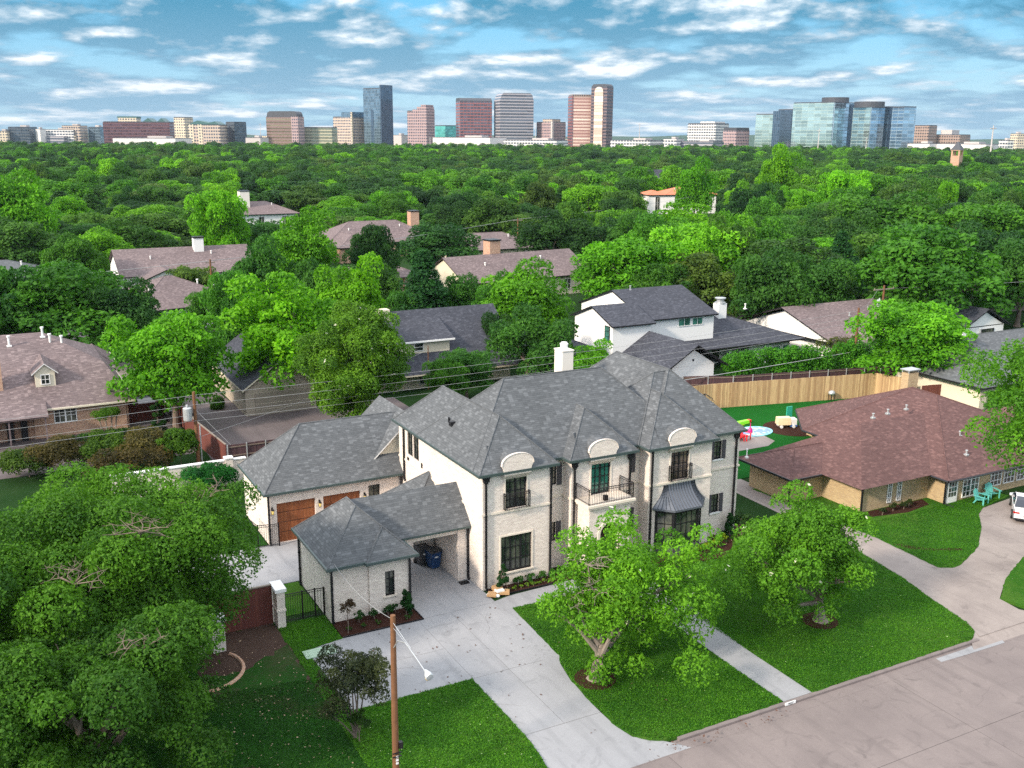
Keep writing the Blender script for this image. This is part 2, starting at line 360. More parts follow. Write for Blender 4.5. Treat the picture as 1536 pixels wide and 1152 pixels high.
# tree prototypes, 1 unit = 1 m, crown radius about 5, later copied and scaled
PROTO=[]
def make_proto(i,shape,R3,nc,nl,size,cz,seed,**k):
    me,cc,cr=crown('crown',R3,nc,nl,size,shape,seed,**k)
    V=np.zeros(len(me.vertices)*3,np.float32); me.vertices.foreach_get('co',V); V=V.reshape(-1,3); V[:,2]+=cz; me.vertices.foreach_set('co',V.ravel()); me.update()
    c2=[(c[0],c[1],c[2]+cz) for c in cc]
    tb=trunk_mesh('trunk',cz*.62,.28,c2,6,seed)
    o=tb.build('trunk',MAT['bark'],None); tm=o.data; bpy.data.objects.remove(o)
    PROTO.append((me,tm,R3[0],cz+R3[2])); return me
make_proto(0,'round',(5,5,4.0),60,19000,.40,5.3,1,base=-.85,crat=.30)
make_proto(1,'round',(5,5,4.2),80,19000,.38,5.2,2,crat=.25,lumpy=.22,base=-.85)
make_proto(2,'round',(5,4.6,4.8),70,19000,.40,5.9,3,crat=.26,lumpy=.25,base=-.85)
make_proto(3,'round',(5,5,3.6),90,19000,.38,4.8,4,crat=.22,lumpy=.18,base=-.85)
make_proto(4,'round',(4.6,5,5.4),76,19000,.40,6.6,5,crat=.25,lumpy=.28,base=-.9)
make_proto(5,'cone',(4.6,4.6,6.2),110,20000,.38,6.6,6,crat=.27)
make_proto(6,'round',(5,5,4.4),44,17000,.40,5.3,7,crat=.34,lumpy=.12,base=-.85)
PAL={'dark':(.028,.09,.03),'mid':(.044,.135,.03),'green':(.056,.175,.026),'bright':(.085,.27,.018),'lime':(.125,.35,.018),'olive':(.07,.125,.032),'blue':(.022,.095,.036),'mag':(.045,.11,.018)}
def place_tree(kind,pos,rad,top,col,label,group=None,name='tree',cat='tree',rz=None,mat=None):
    me,tm,r0,h0=PROTO[kind]; s=rad/r0
    t=empty(name,(pos[0],pos[1],0),random.uniform(0,6.28) if rz is None else rz,label,cat,group)
    t.scale=(s,s,top/h0)
    c=bpy.data.objects.new('crown',me); COL.objects.link(c); c.parent=t
    q=random.uniform(.85,1.15); cc=PAL[col] if isinstance(col,str) else col
    c.color=(cc[0]*q*random.uniform(.9,1.1),cc[1]*q,cc[2]*q,1)
    k=bpy.data.objects.new('trunk',tm); COL.objects.link(k); k.parent=t
    return t
def tree_px(kind,cx,ytop,ybase,wpx,col,label,group=None,name='tree',cat='tree',hs=1.):
    g=un(cx,ybase); dist=math.hypot(g[0]-CP[0],g[1]-CP[1]); w=(g-CP)@CF
    rad=wpx/2*w/FPX
    # push the stem a little behind its base row so that the crown top lies on the wanted row
    d=ray(cx,ytop); t=dist/math.hypot(d[0],d[1]); top=CP[2]+d[2]*t
    return place_tree(kind,g,rad,max(2,top*hs),col,label,group,name,cat)
# ------------------------------------------------------------------ ground, streets, paving
def struct(name,mb,mat,**k):
    o=mb.build(name,mat,**k); o['kind']='structure'; return o
YK=-16.0
def rag(pts,amp=.035,step=.3):
    out=[];n=len(pts)
    for i in range(n):
        a,b=pts[i],pts[(i+1)%n]; L=math.hypot(b[0]-a[0],b[1]-a[1])
        out.append(a)
        if L>60: continue
        k=int(L/step)
        for j in range(1,k): t=j/k; out.append((a[0]+(b[0]-a[0])*t+random.uniform(-amp,amp),a[1]+(b[1]-a[1])*t+random.uniform(-amp,amp)))
    return out
g=MB(); BIG=3300
g.poly([(-BIG,YK-10.5,0.0),(BIG,YK-10.5,0.0),(BIG,-BIG,0.0),(-BIG,-BIG,0.0)][::-1]); 
g.poly([(-BIG,-12.8,-.02),(BIG,-12.8,-.02),(BIG,BIG,-.02),(-BIG,BIG,-.02)])
g.poly([(-BIG,YK+.0,-.136),(BIG,YK+.0,-.136),(BIG,-12.8,-.136),(-BIG,-12.8,-.136)])
struct('ground',g,MAT['ground'])
s_=MB(); s_.poly([(-400,YK-10.5,-.13),(400,YK-10.5,-.13),(400,YK+.0,-.13),(-400,YK+.0,-.13)]); struct('street',s_,MAT['street'])
def flat(name,pts,z,mat,thick=None):
    if any(w in name for w in('lawn','bare','earth')): pts=rag(list(pts),.05 if 'bare' not in name else .16)
    m=MB(); m.prism(list(pts),z-(thick or .15),z,bottom=False); return struct(name,m,mat)
def arc(cx,cy,r,a0,a1,n=8): return [(cx+r*math.cos(math.radians(a0+(a1-a0)*i/n)),cy+r*math.sin(math.radians(a0+(a1-a0)*i/n))) for i in range(n+1)]
# kerbs (with gaps at the two driveways)
def kerb(x0,x1):
    m=MB(); m.prismx([(YK-.16,-.16),(YK-.16,-.03),(YK-.13,.008),(YK+.0,.012),(YK+.0,-.16)],x0,x1); m2=m.build('kerb',MAT['street']); m2['kind']='structure'
kerb(-200,-5.0); kerb(1.0,19.3); kerb(27.5,200)
m=MB(); m.prism([(-200,YK-.75),(200,YK-.75),(200,YK-.17),(-200,YK-.17)],-.16,-.124,bottom=False); struct('gutter_pan',m,MAT['street'])
# lawns
flat('neighbour_lawn',[(-400,YK),(-11.0,YK),(-11.0,1.6),(-400,1.6)],.0,MAT['lawn_dark'])
flat('side_lawn',[(-11.0,YK),(-4.8,YK),(-4.75,-15.2),(-4.6,-14.2),(-4.5,-13),(-4.5,-8.0),(-10.2,-8.0),(-10.4,-2.0),(-8.5,-1.7),(-8.5,1.1),(-11.0,1.1)],.012,MAT['lawn'])
flat('front_lawn',[(1.3,YK+.0),(6.75,YK),(6.75,-2.6),(.45,-2.6),(.1,-8.0),(-.25,-8.7),(-.55,-10),(-.75,-12),(-.8,-14.2),(-.6,-15.0),(-.1,-15.6),(.5,-15.9)],.014,MAT['lawn'])
flat('main_lawn',[(8.4,YK),(18.9,YK),(19.8,-15.5),(20.3,-14.6),(20.9,-12),(21.7,-9.2),(22.4,-5),(22.6,0.3),(17.2,-.5),(15.8,-1.7),(14.6,-2.5),(8.4,-2.5)],.014,MAT['lawn'])
flat('neighbour_front_lawn',[(24.9,-4.6),(24.6,-9.3),(25.3,-9.7),(26.2,-9.6),(29.3,-8.3),(32.2,-6.3),(34.0,-4.7),(35.3,-4.0),(38,-3.4),(39,-3.2),(39,2),(24,6)],.014,MAT['lawn'])
flat('corner_lawn',[(24.6,-14.9),(24.2,-13.6),(26.7,-12.1),(30,-10.7),(34,-9.2),(400,-9),(400,YK),(26.5,YK)],.014,MAT['lawn'])
flat('back_lawn',[(-12.4,1.9),(-8.55,1.9),(-8.55,5.7),(-12.4,5.7)],.012,MAT['lawn'])
flat('back_yard',[(-16,11.6),(-8.7,11.6),(-8.7,23.6),(-16,23.6)],.012,MAT['lawn_dark'])
flat('garden_lawn',[(-16,1.9),(-12.4,1.9),(-12.4,5.7),(-16,11)],.013,MAT['lawn'])
flat('playing_turf',[(18.6,8),(60,8),(53,23),(31,24.5),(18.6,24.5)],.012,MAT['turf'])
flat('far_lawn_left',[(-13.5,50),(-3.5,50.5),(-3.0,60),(-14,60)],.02,MAT['lawn'])
flat('far_lawn_behind',[(-16,68),(0,68),(2,84),(-16,84)],.02,MAT['lawn'])
# paving
m=MB(); 
drive=[(-4.5,-8.0),(-4.5,-13),(-4.6,-14.2),(-4.8,-15.2),(-5.1,YK+.02)]
dr=[(-10.5,-8.0),(-10.4,-2.0),(-9.2,-1.62),(-4.3,-1.62),(-4.3,1.7),(-3.9,5.8),(-16,5.8),(-16,11.5),(0,11.5),(0,-1.45),(1.0,-1.2),(6.3,-1.0),(8.9,-1.0),(8.9,-2.6),(.45,-2.6),(.1,-8.0),(-.25,-8.7),(-.55,-10),(-.75,-12),(-.8,-13.0),(-4.5,-13.0),(-4.5,-8.0)]
flat('driveway',dr,.006,MAT['concrete'])
m=MB()
L=[(-4.5,-13.0,.006),(-4.6,-14.2,.0),(-4.8,-15.2,-.03),(-5.3,YK+.0,-.08),(-6.0,YK-.7,-.122)]
Rr=[(-.8,-13.0,.006),(-.8,-14.2,.0),(-.6,-15.1,-.03),(.3,-15.75,-.07),(1.2,YK-.7,-.122)]
for a,b,c,d in zip(L,Rr,Rr[1:],L[1:]): m.poly([a,b,c,d])
struct('driveway_apron',m,MAT['concrete'])
m=MB()
for x,y,w,l in ((-2.65,-8.0,3.7,.014),(-2.65,-13.0,3.7,.022),(-2.2,-1.55,4.2,.014)): m.box(x-w/2,x+w/2,y-l/2,y+l/2,.004,.009)
m.box(-2.61,-2.598,-13,-1.6,.004,.009); m.box(-4.46,-4.448,-8,-1.7,.004,.009)
m.box(-8.8,-4.5,-4.89,-4.877,.004,.009)
struct('driveway_joints',m,plain('joint_grit',(.13,.125,.125),.9))
m=MB(); lo=[(6.75,YK),(6.75,-12),(6.8,-9.5),(6.85,-7.6),(6.6,-5.5),(6.5,-3.5),(6.4,-2.5)]; hi=[(8.4,YK),(8.4,-12),(8.55,-9.5),(8.8,-7.6),(8.9,-5.5),(8.9,-3.5),(8.9,-2.5)]
for a,b,c,d in zip(lo,hi,hi[1:],lo[1:]): m.poly([(*a,.02),(*b,.02),(*c,.02),(*d,.02)])
for i in range(1,10): m.box(6.78,8.4,-16+i*1.45,-15.975+i*1.45,.01,.0215)
struct('front_walk',m,MAT['concrete'])
flat('neighbour_driveway',[(19.6,YK+.05),(20.3,-14.6),(20.9,-12),(21.7,-9.2),(22.4,-5),(22.6,10),(24.7,10),(24.9,-4.6),(24.6,-9.3),(25.3,-9.7),(26.2,-9.6),(29.3,-8.3),(32.2,-6.3),(34.0,-4.7),(35.3,-4.0),(42,-3.2),(60,-3.0),(60,-8.6),(36,-8.8),(34,-9.2),(30,-10.7),(26.7,-12.1),(24.2,-13.6),(24.0,-14.9),(24.6,YK+.05)],.008,MAT['concrete_warm'])
m=MB(); m.poly([(18.9,YK,-.03),(19.9,-15.4,.01),(24.6,-15.4,.01),(27,YK,-.03)]); m.poly([(18.3,YK-.65,-.122),(18.9,YK,-.03),(27,YK,-.03),(28,YK-.65,-.122)]); struct('neighbour_apron',m,MAT['concrete_warm'])
flat('new_kerb_return',[tuple(un(a,b,-.12)[:2]) for a,b in ((1404,988),(1412,993),(1450,982),(1507,964),(1498,955),(1486,946),(1478,955),(1466,965),(1446,974))],-.112,MAT['concrete'],.02)
flat('alley',[(-8.3,28.5),(60,28.8),(60,25.5),(14,25.5),(-8.3,25.5)],.0,MAT['alley'])
flat('alley_court',[(-8.2,28.6),(11,28.7),(11,41.2),(-2.6,41.2),(-3.2,50),(-4.0,54),(-12,90),(-14.5,90),(-7.4,54),(-7.2,44),(-8,40)],.004,MAT['alley'])
flat('far_driveway',[(-22,60.5),(-3.2,60.5),(-3.0,68),(-22,68)],.02,MAT['concrete_warm'])
flat('far_road',[(60,52),(140,44),(140,54),(60,64)],.02,MAT['concrete_warm'])
flat('far_road_east',[(95,20),(140,16),(140,30),(95,36)],.02,MAT['concrete_warm'])
flat('bare_ground',[(-14.6,1.5),(-11.02,1.5),(-11.02,-6.4),(-12,-4.6),(-13.0,-3.9),(-14.6,-4.2),(-15.6,-2.5),(-15.0,-.4)],.008,MAT['earth']); flat('bare_lawn_edge',[(-11.03,-1.0),(-11.03,-8.6),(-12.2,-7.2),(-13.6,-5.9),(-15.2,-5.6),(-16.6,-3.6),(-15.6,-2.2),(-13.6,-2.6)],.011,MAT['patchy'])
flat('bare_patch',[(-16.1,-10.6),(-15.3,-11.1),(-14.5,-10.7),(-14.9,-10.0),(-15.6,-9.8)],.006,MAT['earth']); flat('bare_patch',[(-12.6,-7.1),(-12.1,-7.2),(-11.9,-6.8),(-12.4,-6.6)],.006,MAT['earth'])
flat('side_yard_ground',[(-8.8,24),(-2,24),(-2,11.7),(-8.8,17.5)],.006,MAT['ground'])
flat('courtyard_paving',[(-24,32),(-8.6,32),(-8.6,46),(-24,46)],.003,MAT['alley'])
m=MB()
for i in range(-5,8): m.box(i*12.6-.006,i*12.6+.006,YK-10.4,YK-.8,-.131,-.1265)
m.box(-70,100,YK-5.215,YK-5.195,-.131,-.1266); struct('street_joints',m,plain('joint_tar',(.07,.06,.06),.9))
m=MB(); rc=random.Random(9)
for k in range(6):
    x=rc.uniform(-8,40); y=YK-rc.uniform(1,9); a=rc.uniform(0,6.28); pts=[(x,y)]
    for j in range(rc.randint(6,16)):
        a+=rc.uniform(-.6,.6); pts.append((pts[-1][0]+math.cos(a)*.35,pts[-1][1]+math.sin(a)*.35))
    for p_,q_ in zip(pts,pts[1:]):
        if YK-10<q_[1]<YK-.8 and YK-10<p_[1]<YK-.8: m.tube([(p_[0],p_[1],-.1345),(q_[0],q_[1],-.1345)],.0075,4,False)
for (x,y,a) in ((-2.0,-4.5,.8),(-3.6,-11,1.9),(-7.5,-5.6,.2),(26.5,-11.5,.6),(31,-8.2,.3)):
    pts=[(x,y)]
    for j in range(9): a+=rc.uniform(-.5,.5); pts.append((pts[-1][0]+math.cos(a)*.25,pts[-1][1]+math.sin(a)*.25))
    for p_,q_ in zip(pts,pts[1:]): m.tube([(p_[0],p_[1],.002),(q_[0],q_[1],.002)],.009,4,False)
struct('pavement_cracks',m,plain('crack',(.10,.085,.085),.9))
# planting beds
flat('planting_bed',[(-8.45,-1.62),(-4.2,-1.62),(-4.2,-.02),(-8.45,.1)],.03,MAT['mulch'])
flat('planting_bed',[(.3,-1.0),(4.7,-1.0),(5.6,-.9),(5.9,.1),(4.3,.9),(.2,0)],.03,MAT['mulch'])
flat('planting_bed',[(9.0,-1.6),(12,-2.2),(14.6,-2.5),(15.8,-1.7),(17.2,-.5),(19.4,.2),(19.2,1.2),(15,.4),(9.0,.6)],.03,MAT['mulch'])
flat('planting_bed',[(27.4,-1.0),(33.0,-1.0),(32.6,-1.9),(30.2,-2.3),(27.4,-1.8)],.03,MAT['mulch'])
flat('planting_bed',[(24.98,-5.6),(25.5,-5.9),(26.3,-7.0),(27.0,-7.5),(27.5,-7.6),(28.2,-8.0),(28.0,-8.25),(27.1,-7.8),(26.2,-7.35),(25.4,-6.7)],.02,MAT['mulch'])
m=MB(); m.box(-8.45,-4.15,-1.66,-1.61,-.02,.07); m.box(-4.2,-4.15,-1.61,-.1,-.02,.07); struct('bed_edging',m,MAT['dark'])
m=MB(); m.box(.3,4.7,-1.05,-1.0,-.02,.08); struct('bed_edging',m,MAT['dark'])
for (x,y,r) in ((.45,-10.6,.95),(13.7,-11.1,.9)):
    flat('tree_ring_mulch',arc(x,y,r,0,352,24),.06,MAT['mulch'])
m=MB(); pts=arc(-15.3,-1.8,1.9,-100,35,14); 
for i,(a,b) in enumerate(zip(pts,pts[1:])):
    if i%1==0: m.tube([(a[0],a[1],.03),(b[0],b[1],.03)],.09,6)
struct('bed_edging',m,MAT['brick_red'])
# fallen leaves
def litter(name,regions,n,size,mat,label,z=.03):
    rng=np.random.default_rng(5); P=[]
    for k in range(n):
        x0,x1,y0,y1=regions[k%len(regions)]; P.append((rng.uniform(x0,x1),rng.uniform(y0,y1),z+rng.uniform(0,.02)))
    P=np.array(P); nd=unit(n,rng)*.4+np.array([0,0,1]); nd/=np.linalg.norm(nd,axis=1)[:,None]
    o=bpy.data.objects.new(name,leaf_mesh(name,P,nd,size,rng.random(n),rng,mat=mat)); COL.objects.link(o)
    tag(o,label,'leaves',None,'stuff')
litter('fallen_leaves',[(-18,-11.3,-14,1),(-16,-11.2,-12,0)],330,.10,plain('dry_leaf',(.34,.25,.17),.8,var=.4),'pale dry leaves scattered over the dark lawn on the left')
litter('fallen_leaves',[(-4.4,6,-15,-1.5),(-10,0,-8,-2),(-1,6.5,-16.9,-16.2)],150,.12,plain('brown_leaf',(.10,.05,.035),.8,var=.4),'small brown leaves scattered over the concrete driveway')
litter('fallen_leaves',[(0,6.6,-15,-3),(-10.8,-4.8,-15.5,-8.2),(8.6,20,-15.5,-3)],420,.08,plain('pale_clover',(.25,.36,.14),.8,var=.3),'pale flecks and clover dotted over the bright front lawns')

def inside(P,poly):
    x,y=P[:,0],P[:,1]; c=np.zeros(len(P),bool); n=len(poly)
    for i in range(n):
        (x0,y0),(x1,y1)=poly[i],poly[(i+1)%n]
        if y0==y1: continue
        c^=((y0>y)!=(y1>y))&(x<(x1-x0)*(y-y0)/(y1-y0)+x0)
    return c
def tufts(poly,n,col,label,seed):
    """short blades that give the turf its nap, uneven edges included"""
    rng=np.random.default_rng(seed); xs=[p[0] for p in poly]; ys=[p[1] for p in poly]
    P=np.stack([rng.uniform(min(xs)-.05,max(xs)+.05,n),rng.uniform(min(ys),max(ys)+.05,n),np.zeros(n)],1); P=P[inside(P,poly)]
    patch=np.sin(P[:,0]*1.3+seed)*np.cos(P[:,1]*1.7)+np.sin(P[:,0]*.5-P[:,1]*.8)+np.sin(P[:,0]*3.3+P[:,1]*2.1)*.5
    P[:,2]=.03+rng.uniform(0,.03,len(P)); nd=unit(len(P),rng)*.8+np.array([0,0,.75]); nd/=np.linalg.norm(nd,axis=1)[:,None]
    t=np.clip(rng.random(len(P))**1.3*.75+patch*.09,0,.97)
    o=bpy.data.objects.new('grass_blades',leaf_mesh('grass_blades',P,nd,.10,t,rng,.35)); COL.objects.link(o); o.color=(*col,1); tag(o,label,'grass',None,'stuff')
tufts([(1.3,YK+.0),(6.75,YK),(6.75,-2.6),(.45,-2.6),(.1,-8.0),(-.25,-8.7),(-.55,-10),(-.75,-12),(-.8,-14.2),(-.6,-15.0),(-.1,-15.6),(.5,-15.9)],60000,(.066,.205,.018),'short bright turf between the driveway and the front walk',1)
tufts([(8.4,YK),(18.9,YK),(19.8,-15.5),(20.3,-14.6),(20.9,-12),(21.7,-9.2),(22.4,-5),(22.6,0.3),(17.2,-.5),(15.8,-1.7),(14.6,-2.5),(8.4,-2.5)],110000,(.066,.205,.018),'short bright turf of the large lawn right of the front walk',2)
tufts([(-11.0,YK),(-4.8,YK),(-4.75,-15.2),(-4.6,-14.2),(-4.5,-13),(-4.5,-8.0),(-10.2,-8.0),(-10.4,-2.0),(-8.5,-1.7),(-8.5,1.1),(-11.0,1.1)],70000,(.068,.21,.018),'short bright turf left of the driveway around the lamp pole',3)
tufts([(24.9,-4.6),(24.6,-9.3),(25.3,-9.7),(26.2,-9.6),(29.3,-8.3),(32.2,-6.3),(34.0,-4.7),(35.3,-4.0),(38,-3.4),(38,-2.4),(24.9,-2.4)],35000,(.058,.195,.018),'short turf in front of the low tan brick house',4)
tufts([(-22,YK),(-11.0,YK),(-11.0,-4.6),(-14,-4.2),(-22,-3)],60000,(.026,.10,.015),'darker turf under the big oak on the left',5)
# ------------------------------------------------------------------ building parts
def wall_grid(mb,P,u0,u1,z0,z1,ops,d=.14):
    us=sorted({u0,u1,*[o[0] for o in ops],*[o[1] for o in ops]}); zs=sorted({z0,z1,*[o[2] for o in ops],*[o[3] for o in ops]})
    for a,b in zip(us,us[1:]):
        for c,e in zip(zs,zs[1:]):
            if any(o[0]<=a and o[1]>=b and o[2]<=c and o[3]>=e for o in ops): continue
            mb.poly([P(a,c,0),P(b,c,0),P(b,e,0),P(a,e,0)])
    for a,b,c,e in [o[:4] for o in ops]:
        mb.poly([P(a,c,0),P(a,e,0),P(a,e,d),P(a,c,d)]); mb.poly([P(b,c,0),P(b,c,d),P(b,e,d),P(b,e,0)])
        mb.poly([P(a,e,0),P(b,e,0),P(b,e,d),P(a,e,d)]); mb.poly([P(a,c,0),P(a,c,d),P(b,c,d),P(b,c,0)])
def PF(y): return lambda u,z,w: (u,y+w,z)          # wall facing -y
def PL(x): return lambda u,z,w: (x+w,-u,z)         # wall facing -x ; u = -y
def PR(x): return lambda u,z,w: (x-w,u,z)          # wall facing +x ; u = y
def obox(mb,P,u0,u1,z0,z1,w0,w1):
    q=[P(u,z,w) for u in(u0,u1) for z in(z0,z1) for w in(w0,w1)]
    xs,ys,zs=zip(*q); mb.box(min(xs),max(xs),min(ys),max(ys),min(zs),max(zs))
def window(root,P,o,nx=2,nz=3,fr=MAT['dark'],fw=.06,glass=MAT['glass'],name='window',trim=None,sill=None,mid=0,d=.13,shutters=0,label=None,mw=.022):
    a,b,c,e=o[:4]; m=MB(); w0,w1=d-.07,d+.0
    obox(m,P,a,a+fw,c,e,w0,w1); obox(m,P,b-fw,b,c,e,w0,w1); obox(m,P,a+fw,b-fw,c,c+fw,w0,w1); obox(m,P,a+fw,b-fw,e-fw,e,w0,w1)
    for i in range(1,nx):
        u=a+(b-a)*i/nx; t=mw*(2.6 if mid and i%mid==0 else 1); obox(m,P,u-t,u+t,c+fw,e-fw,w0+.01,w1-.01)
    for i in range(1,nz):
        z=c+(e-c)*i/nz; obox(m,P,a+fw,b-fw,z-mw*.8,z+mw*.8,w0+.013,w1-.013)
    wo=m.build(name,fr,root)
    if label: wo['label']=label
    g=MB(); obox(g,P,a+.02,b-.02,c+.02,e-.02,d-.025,d-.012); g.build('pane',glass,wo)
    if trim:
        t=MB(); tw=.09; obox(t,P,a-tw,a,c,e+tw,-.03,.04); obox(t,P,b,b+tw,c,e+tw,-.03,.04); obox(t,P,a,b,e,e+tw,-.032,.04)
        t.build('frame_trim',trim,wo)
    if sill:
        t=MB(); obox(t,P,a-.12,b+.12,c-.09,c,-.07,.08); t.build('sill',sill,wo)
    if shutters:
        for (u0,u1) in ((a-shutters-.02,a-.02),(b+.02,b+shutters+.02)):
            if shutters_right_only and u0<a: continue
            t=MB(); obox(t,P,u0,u1,c-.02,e+.02,-.06,-.01); n=9
            for i in range(n):
                z=c+(e-c)*(i+.5)/n; obox(t,P,u0+.05,u1-.05,z-.025,z+.025,-.075,-.062)
            t.build('shutter',MAT['shutter'],wo)
    return wo
shutters_right_only=False
def hip_faces(x0,x1,y0,y1,z,t):
    w,d=x1-x0,y1-y0; h=min(w,d)/2; H=z+h*t
    if w>=d: A=(x0+h,y0+h,H); B=(x1-h,y0+h,H); return [[(x0,y0,z),(x1,y0,z),B,A],[(x1,y0,z),(x1,y1,z),B],[(x1,y1,z),(x0,y1,z),A,B],[(x0,y1,z),(x0,y0,z),A]]
    A=(x0+h,y0+h,H); B=(x0+h,y1-h,H); return [[(x0,y0,z),(x1,y0,z),A],[(x1,y0,z),(x1,y1,z),B,A],[(x1,y1,z),(x0,y1,z),B],[(x0,y1,z),(x0,y0,z),A,B]]
def hip(roof,gut,x0,x1,y0,y1,z,t,g=.12):
    for f in hip_faces(x0,x1,y0,y1,z,t): roof.poly(f)
    roof.poly([(x0,y0,z-.02),(x0,y1,z-.02),(x1,y1,z-.02),(x1,y0,z-.02)])
    w_,d_=x1-x0,y1-y0; h_=min(w_,d_)/2; H_=z+h_*t
    A,B=((x0+h_,y0+h_,H_),(x1-h_,y0+h_,H_)) if w_>=d_ else ((x0+h_,y0+h_,H_),(x0+h_,y1-h_,H_))
    for p,q in (((x0,y0,z),A),((x1,y0,z),B if w_>=d_ else A),((x0,y1,z),A if w_>=d_ else B),((x1,y1,z),B),(A,B)):
        if math.dist(p,q)>.1: roof.tube([p,q],.045,5,False)
    if gut is not None:
        e=.07
        for b in ((x0-e,x1+e,y0-e,y0+.02),(x0-e,x1+e,y1-.02,y1+e)): gut.box(*b,z-g,z+.015)
        for b in ((x0-e,x0+.02,y0+.02,y1-.02),(x1-.02,x1+e,y0+.02,y1-.02)): gut.box(*b,z-g,z+.015)
def gable(roof,gut,x0,x1,y0,y1,z,t,axis='x',ov=0,th=.14):
    """two slopes, ridge along axis; thick slabs"""
    if axis=='x':
        h=(y1-y0)/2; ym=(y0+y1)/2; H=z+h*t
        for s in (0,1):
            ya=y0 if s==0 else y1
            roof.poly([(x0,ya,z),(x1,ya,z),(x1,ym,H),(x0,ym,H)] if s==0 else [(x1,ya,z),(x0,ya,z),(x0,ym,H),(x1,ym,H)])
            roof.poly([(x0,ya,z-th),(x0,ym,H-th),(x1,ym,H-th),(x1,ya,z-th)] if s==0 else [(x1,ya,z-th),(x1,ym,H-th),(x0,ym,H-th),(x0,ya,z-th)])
            gut.poly([(x0,ya,z-th),(x1,ya,z-th),(x1,ya,z),(x0,ya,z)])
            for xx in (x0,x1): gut.poly([(xx,ya,z-th),(xx,ya,z),(xx,ym,H),(xx,ym,H-th)])
    else:
        h=(x1-x0)/2; xm=(x0+x1)/2; H=z+h*t
        for xa in (x0,x1):
            roof.poly([(xa,y0,z),(xa,y1,z),(xm,y1,H),(xm,y0,H)]); roof.poly([(xa,y0,z-th),(xa,y1,z-th),(xm,y1,H-th),(xm,y0,H-th)])
            gut.poly([(xa,y0,z-th),(xa,y1,z-th),(xa,y1,z),(xa,y0,z)])
            for yy in (y0,y1): gut.poly([(xa,yy,z-th),(xa,yy,z),(xm,yy,H),(xm,yy,H-th)])
    return H
def downspout(root,x,y,z0,z1,head=False,mat=None):
    m=MB(); m.box(x-.05,x+.05,y-.05,y+.05,z0+.1,z1); m.box(x-.05,x+.05,y-.14,y-.051,z0+.02,z0+.16)
    for k in (.3,.62): m.box(x-.07,x+.07,y-.06,y+.06,z0+(z1-z0)*k,z0+(z1-z0)*k+.04)
    o=m.build('downspout',mat or MAT['dark'],root)
    if head:
        h=MB(); zt=z1-.02
        h.box(x-.2,x+.2,y-.13,y+.09,zt-.1,zt); h.box(x-.16,x+.16,y-.11,y+.088,zt-.32,zt-.1); h.box(x-.1,x+.1,y-.08,y+.086,zt-.42,zt-.32); h.build('conductor_head',MAT['dark'],o)
# ------------------------------------------------------------------ the white house
E_=6.65
H=empty('brick_house',(0,0,0),0,'large two-storey white painted brick house with grey hipped roofs in the middle of the scene','house')
w=MB(); B0=-.15
sec1=[(1.10,3.0,.80,2.88),(1.37,2.65,4.45,6.40)]
wall_grid(w,PF(0),0,4.23,B0,E_,sec1)
side1=[(-10.45,-9.62,4.8,6.3),(-9.5,-8.67,4.8,6.3)]
wall_grid(w,PL(0),-11.85,0,B0,E_,side1)
w.poly([(4.23,0,B0),(4.23,.9,B0),(4.23,.9,E_),(4.23,0,E_)]); w.poly([(4.23,11.85,B0),(0,11.85,B0),(0,11.85,E_),(4.23,11.85,E_)]); w.poly([(4.23,8,B0),(4.23,11.85,B0),(4.23,11.85,E_),(4.23,8,E_)])
rec1=[(4.62,5.06,4.98,6.2),(4.62,5.06,1.6,2.76)]; wall_grid(w,PF(.9),4.23,5.5,B0,E_,rec1)
wall_grid(w,PL(5.5),-.9,0,B0,E_,[])
sec2=[(6.78,8.05,4.34,6.38)]; wall_grid(w,PF(0),5.5,9.5,4.0,E_,sec2)
wall_grid(w,PF(0),5.5,5.95,B0,4.0,[]); wall_grid(w,PF(0),8.6,9.5,B0,4.0,[])
w.poly([(9.5,0,B0),(9.5,.8,B0),(9.5,.8,E_),(9.5,0,E_)])
rec2=[(9.62,10.02,4.98,6.2),(9.62,10.02,1.6,2.76)]; wall_grid(w,PF(.8),9.5,10.6,B0,E_,rec2)
wall_grid(w,PL(10.6),-.8,.25,B0,E_,[])
sec3=[(12.1,13.38,4.42,6.38)]; wall_grid(w,PF(-.25),10.6,15.1,B0,E_,sec3)
w.poly([(15.1,-.25,B0),(15.1,.45,B0),(15.1,.45,E_),(15.1,-.25,E_)])
far=[(15.84,16.42,4.98,6.12),(15.84,16.42,1.55,2.72)]; wall_grid(w,PF(.45),15.1,17.8,B0,E_,far)
w.poly([(17.8,.45,B0),(17.8,12.6,B0),(17.8,12.6,E_),(17.8,.45,E_)]); w.poly([(17.8,12.6,B0),(11.4,12.6,B0),(11.4,12.6,E_),(17.8,12.6,E_)]); w.poly([(11.4,12.6,B0),(11.4,8,B0),(11.4,8,E_),(11.4,12.6,E_)]); w.poly([(11.4,8,B0),(4.23,8,B0),(4.23,8,E_),(11.4,8,E_)])
w.build('wall',MAT['brick'],H)
